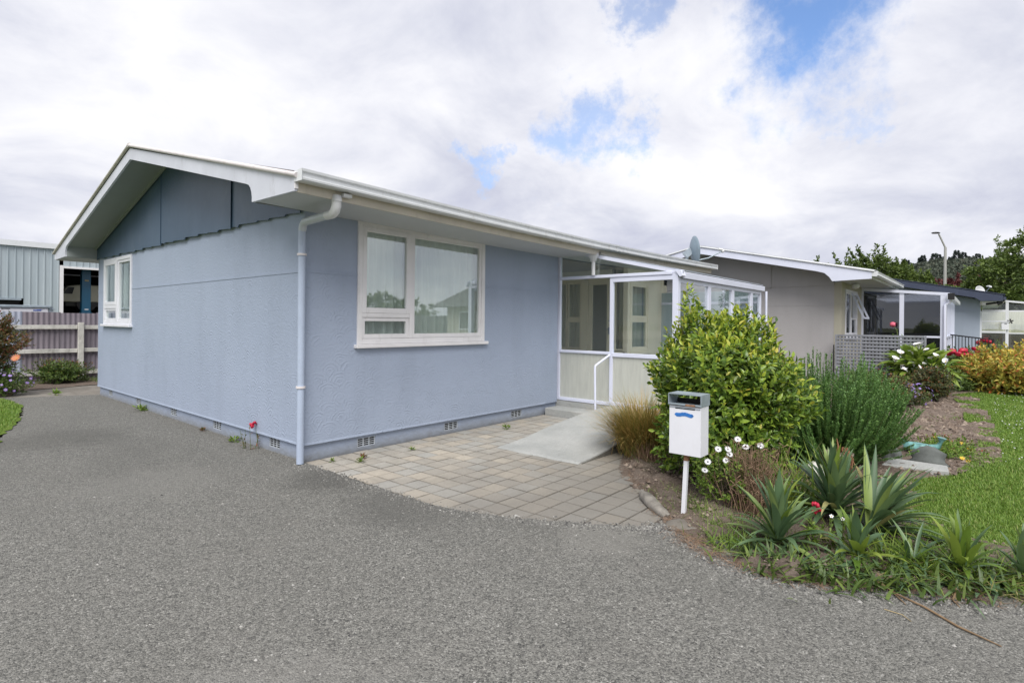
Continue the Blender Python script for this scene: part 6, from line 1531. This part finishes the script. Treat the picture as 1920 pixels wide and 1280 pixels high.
# little weeds between pavers and along the walls
for i, (x, y, s, lab) in enumerate(((.40, -.45, .07, 'bright green weed between the pavers near the corner downpipe'), (.22, -.20, .05, 'small weed against the plinth next to the first paver row'), (.52, -.33, .07, 'upright dark weed between pavers right of the bright one'), (1.13, -.40, .05, 'flat weed between the pavers below the front window'), (2.85, -.35, .08, 'weed at the house end of the paving near the third vent'), (-.06, 1.52, .10, 'bright green weed at the foot of the gable wall'), (-.08, 4.95, .15, 'small dark plant by the second vent of the gable wall'), (-.05, 2.5, .07, 'low brown weed at the gable plinth'), (-.55, 8.3, .13, 'little weed on the cracked path behind the driveway'))):
    t = thing('weed', lab, 'weed', (x, y, 0), 'weeds by the walls and between the pavers'); r_ = np.random.default_rng(i+90); m_ = 34
    D = sphdirs(m_, .9); P = np.array([x, y, .012])+D*s*r_.uniform(.05, .55, m_)[:, None]; P[:, 2] = np.abs(P[:, 2])
    V, F = leaf_arrays(P, D, sphdirs(m_, 2), s*.55, s*.22, .1, .2); bulk('foliage', V, F, 'leaf_redgreen' if i in (2, 7) else 'leaf_bright', t, 'stuff')

# left garden: rose, purple flowers, ground shrub
def flowers_on(t, cs, r0, mat, facing=(-.5, -.7, .6), n=8, cm='petal_yellow'):
    for c in cs: daisy_flower(t, c, (facing[0]+random.uniform(-.3, .3), facing[1]+random.uniform(-.3, .3), facing[2]), r0, n, mat, cm, n, cup=.5)
rs = bush('rose_bush', 'red and green leaved rose bush at the left edge in front of the fence', (-1.62, 9.0, 0), (.75, .60, .62), 1.05, 900, 8, .052, 'leaf_redgreen', 'leaf_rose', .5, 0, 35, .22)
flowers_on(rs, [(-1.10, 8.55, .73)], .085, 'petal_peach', n=14); flowers_on(rs, [(-1.10, 8.54, .735)], .05, 'petal_peach', n=10)
lv = bush('rose_foliage', 'lower green rose foliage under the peach rose', (-1.45, 8.9, 0), (.45, .35, .35), .42, 260, 8, .05, 'leaf_mid', None, 0, 0, 36, .2)
pf = bush('purple_daisies', 'mound of small purple flowers beside the lawn at the left edge', (-1.22, 8.72, 0), (.42, .32, .22), .22, 260, 8, .03, 'leaf_mid', None, 0, 0, 37, .2, cat='flowers')
def scatter_heads(t, c, R3, n, r0, mat, seed, cm='petal_yellow', k=8, zmin=0):
    r_ = np.random.default_rng(seed); d = sphdirs(n, .5); 
    for i in range(n):
        p = np.array(c)+d[i]*np.array(R3)*r_.uniform(.95, 1.1)
        if p[2] < zmin: continue
        daisy_flower(t, p, d[i]+np.array([-.3, -.4, .3]), r0*r_.uniform(.8, 1.2), k, mat, cm, k)
scatter_heads(pf, (-1.22, 8.72, .22), (.42, .32, .24), 70, .028, 'petal_purple', 3)
bush('fence_shrub', 'low green and red shrub growing in front of the purple fence', (-.02, 10.75, 0), (.52, .42, .26), .26, 420, 8, .055, 'leaf_mid', 'leaf_redgreen', .5, 0, 38, .25)
# right garden bed
bush('mauve_shrub', 'grey green shrub behind the rosemary with reddish tips', (9.0, -4.10, 0), (.62, .45, .30), .30, 620, 8, .05, 'leaf_rose', 'leaf_redgreen', .4, 0, 41, .2)
bush('mauve_shrub', 'green shrub between the rosemary and the calla lilies', (8.4, -3.85, 0), (.8, .45, .36), .34, 600, 8, .05, 'leaf_mid', 'leaf_redgreen', .5, 0, 42, .2)
r3b = bush('standard_rose', 'dark red leaved rose bush at the corner where the lawn meets the bed', (10.5, -4.66, 0), (.36, .36, .33), .38, 420, 8, .048, 'leaf_rose', None, 0, 0, 43, .25)
flowers_on(r3b, [(10.2, -4.5, .72), (10.3, -4.25, .66)], .05, 'petal_white', n=10)
lvd = bush('lavender_flowers', 'small lilac flower clump at the edge of the bare soil', (9.45, -4.50, 0), (.26, .24, .20), .2, 100, 8, .035, 'leaf_mid', None, 0, 0, 44, .2, cat='flowers')
scatter_heads(lvd, (9.40, -4.52, .24), (.25, .24, .22), 46, .026, 'petal_purple', 5, 'petal_purple', 6)
# low patch with yellow flowers
lowp = bush('yellow_flower_mat', 'low green mat of leaves with a few yellow flowers beside the fish ornament', (5.15, -5.12, 0), (.48, .34, .10), .07, 420, 7, .035, 'leaf_grass', 'leaf_redgreen', .3, 0, 45, .3, cat='flowers')
for p in ((4.75, -5.28, .07), (5.25, -5.33, .10), (5.5, -5.26, .11), (5.65, -5.0, .12), (4.72, -5.33, .05)): daisy_flower(lowp, p, (-.5, -.2, .8), .030, 8, 'petal_yellow', 'petal_yellow', 9)
# calla lilies
def callas():
    r_ = random.Random(12); c = (11.55, -4.42, 0); t = thing('calla_lily_clump', 'clump of white calla lilies over broad bright green leaves', 'flowers', c)
    n = 230; rr = np.random.default_rng(14); d = sphdirs(n, .35); P = np.array([11.55, -4.42, .50])+d*np.array([.55, .58, .44])*rr.uniform(.5, 1, n)[:, None]; P[:, 2] = np.maximum(P[:, 2], .1)
    D = nrm(d+np.array([0, 0, .35])+rr.normal(size=(n, 3))*.25); U = nrm(np.cross(np.cross(D, [0, 0, 1.0]), D)+rr.normal(size=(n, 3))*.2)
    leaf_objects(t, P, D, U, .30*rr.uniform(.7, 1.1, n), None, 'leaf_bright', droop=.5)
    k = 500; P2 = np.array([11.55, -4.42, .35])+sphdirs(k)*np.array([.5, .45, .35])*rr.random((k, 1)); P2[:, 2] = np.abs(P2[:, 2])
    V, F = leaf_arrays(P2, sphdirs(k, .8), sphdirs(k, 1), .22, .09, .2, .3); bulk('inner_foliage', V, F, 'leaf_mid', t, 'stuff')
    spots = [(11.3, -4.40, 1.13), (11.25, -4.12, .95), (11.3, -4.30, .98), (11.2, -4.62, .86), (11.3, -4.72, .90), (11.2, -4.86, .80), (11.1, -4.05, .82), (11.1, -4.15, .70), (11.1, -4.35, .73), (11.0, -4.22, .62), (11.2, -4.55, .70), (11.1, -4.75, .66), (11.3, -4.02, .78), (11.1, -4.85, .47), (11.4, -4.50, 1.02)]
    for i, (x, y, z) in enumerate(spots):
        s = .066 if i else .105; mb = MB(); vs = []; fs = []; m_ = 12; a0 = r_.uniform(0, 6.28); tilt = Vector((-.45+r_.uniform(-.3, .3), r_.uniform(-.5, .5), 1)).normalized(); e = tilt.orthogonal(); e2 = tilt.cross(e)
        for k_, (rad, h_) in enumerate(((.10, 0), (.22, .5), (.42, .9), (.75, 1.12))):
            for j in range(m_):
                a = 2*math.pi*j/m_; q = 1+(.55*max(0, math.cos(a-a0)) if k_ > 1 else 0); vs.append(Vector((x, y, z))+(e*math.cos(a)+e2*math.sin(a))*rad*s*q*.8+tilt*s*(h_+(.45*max(0, math.cos(a-a0)) if k_ > 1 else 0)-1))
        for k_ in range(3):
            for j in range(m_): j2 = (j+1) % m_; fs.append((k_*m_+j, k_*m_+j2, (k_+1)*m_+j2, (k_+1)*m_+j))
        mb.add(vs, fs, True); fl = mb.build('flower', 'petal_white', t)
        mb = MB(); mb.tube([Vector((x, y, z))-tilt*s*.8, Vector((x, y, z))+tilt*s*.1], [.006, .004], 5); mb.build('spadix', 'petal_yellow', fl)
        mb = MB(); mb.tube([Vector((x, y, z))-tilt*s, (x*.7+11.55*.3, y*.7-4.42*.3, z*.4)], .006, 5, False); mb.build('flower_stem', 'stem_green', t)
callas()
fern = bush('fern_plant', 'low bright green ferny plant between the calla lilies and the orange bush', (13.2, -4.85, 0), (.60, .45, .26), .24, 260, 9, .09, 'leaf_mid', None, 0, 0, 46, .25, cat='plant')
bush('golden_bush', 'broad yellow and orange leaved bush beyond the lawn', (13.6, -6.05, 0), (1.0, 1.05, .50), .52, 1000, 8, .085, 'leaf_orange', None, 0, 300, 47, .16)
rg = bush('red_flower_bed', 'green bushes covered with red geranium flowers below the black railing', (15.6, -5.15, 0), (.8, .75, .42), .46, 620, 8, .07, 'leaf_mid', None, 0, 0, 48, .2, cat='flowers')
for (x, y, z) in ((15.0, -4.85, .86), (15.0, -4.95, .82), (15.1, -5.05, .90), (15.0, -5.3, .96), (15.1, -5.4, .88), (15.0, -5.15, .80), (15.1, -4.75, .80), (14.9, -5.05, .40), (14.9, -4.95, .36)):
    mb = lump((x, y, z), (.07, .10, .055), int(x*100+y*10), 2, .35, -1); mb.build('flower', 'petal_red', rg)
rg2 = bush('red_rose', 'red rose in front of the far sunroom and left of the navy tub', (17.9, -5.55, 0), (.4, .32, .5), .55, 200, 8, .06, 'leaf_bright', None, 0, 0, 49, .2, cat='flowers')
for (x, y, z) in ((17.6, -5.45, 1.14), (17.6, -5.55, 1.10), (17.7, -5.35, 1.05)): lump((x, y, z), (.07, .08, .06), int(x*10), 2, .35, -1).build('flower', 'petal_red', rg2)
pk = thing('climbing_rose', 'single pink rose climbing the porch post of the greige house', 'flowers', (14.8, -3.7, 0))
mb = MB(); mb.tube([(14.8, -3.65, 0), (14.85, -3.72, .8), (14.8, -3.70, 1.35), (14.8, -3.62, 1.52)], .008, 6); mb.build('stem', 'stem_green', pk)
lump((14.78, -3.60, 1.55), (.06, .07, .06), 3, 2, .3, -1).build('flower', 'petal_pink', pk)
P = np.array([[14.8, -3.68, 1.1]])+rng.normal(size=(40, 3))*np.array([.04, .07, .22]); V, F = leaf_arrays(P, sphdirs(40, .2), sphdirs(40, 2), .07, .035); bulk('foliage', V, F, 'leaf_mid', pk, 'stuff')
# twigs lying on the seal
for i, (lab, pts, rr) in enumerate((('long brown stick lying on the driveway at lower right', [(.80, -4.96, .03), (.68, -5.1, .025), (.62, -5.22, .022), (.50, -5.36, .02), (.42, -5.52, .018)], .006), ('thinner brown stick parallel to the long one', [(.86, -4.98, .05), (.76, -5.02, .03), (.66, -5.10, .02), (.60, -5.14, .018)], .0045), ('short pale straw on the driveway below the sticks', [(.46, -5.06, .018), (.45, -5.14, .02), (.41, -5.18, .016)], .0025), ('dry brown stalk trailing from the far right yucca', [(1.1, -5.32, .05), (.95, -5.34, .03), (.82, -5.33, .02), (.76, -5.36, .016)], .005))):
    mb = MB(); mb.tube(pts, [rr]*(len(pts)-1)+[rr*.5], 6); tag(mb.build('twig', 'stick' if i != 2 else 'straw'), lab, 'twig', 'twigs on the driveway')
# white clover heads in the lawn
def clover():
    r_ = np.random.default_rng(71); P = []
    for _ in range(150):
        x = r_.uniform(4.5, 13); y = -5.6-r_.random()*.9; P.append((x, y, .10))
    for _ in range(60): P.append((-2.0-r_.random()*.9, r_.uniform(4, 8), .06))
    mb = MB()
    for p in P:
        s = r_.uniform(.004, .009); mb.add([(p[0]-s, p[1], p[2]), (p[0], p[1]-s, p[2]), (p[0]+s, p[1], p[2]), (p[0], p[1]+s, p[2]), (p[0], p[1], p[2]+s), (p[0], p[1], p[2]-s)], [(0, 1, 4), (1, 2, 4), (2, 3, 4), (3, 0, 4), (1, 0, 5), (2, 1, 5), (3, 2, 5), (0, 3, 5)])
    mb.build('clover_flowers', 'petal_white', None, kind='stuff')
clover()
# a few yellow green tufts on the bare soil
grass_patch('soil_weeds', [(5.2, -5.2), (6, -4.6), (8, -4.5), (10, -4.7), (10.3, -5.05), (7.7, -5.2)], 700, .05, 'leaf_grass', .02, 81, None, .006)
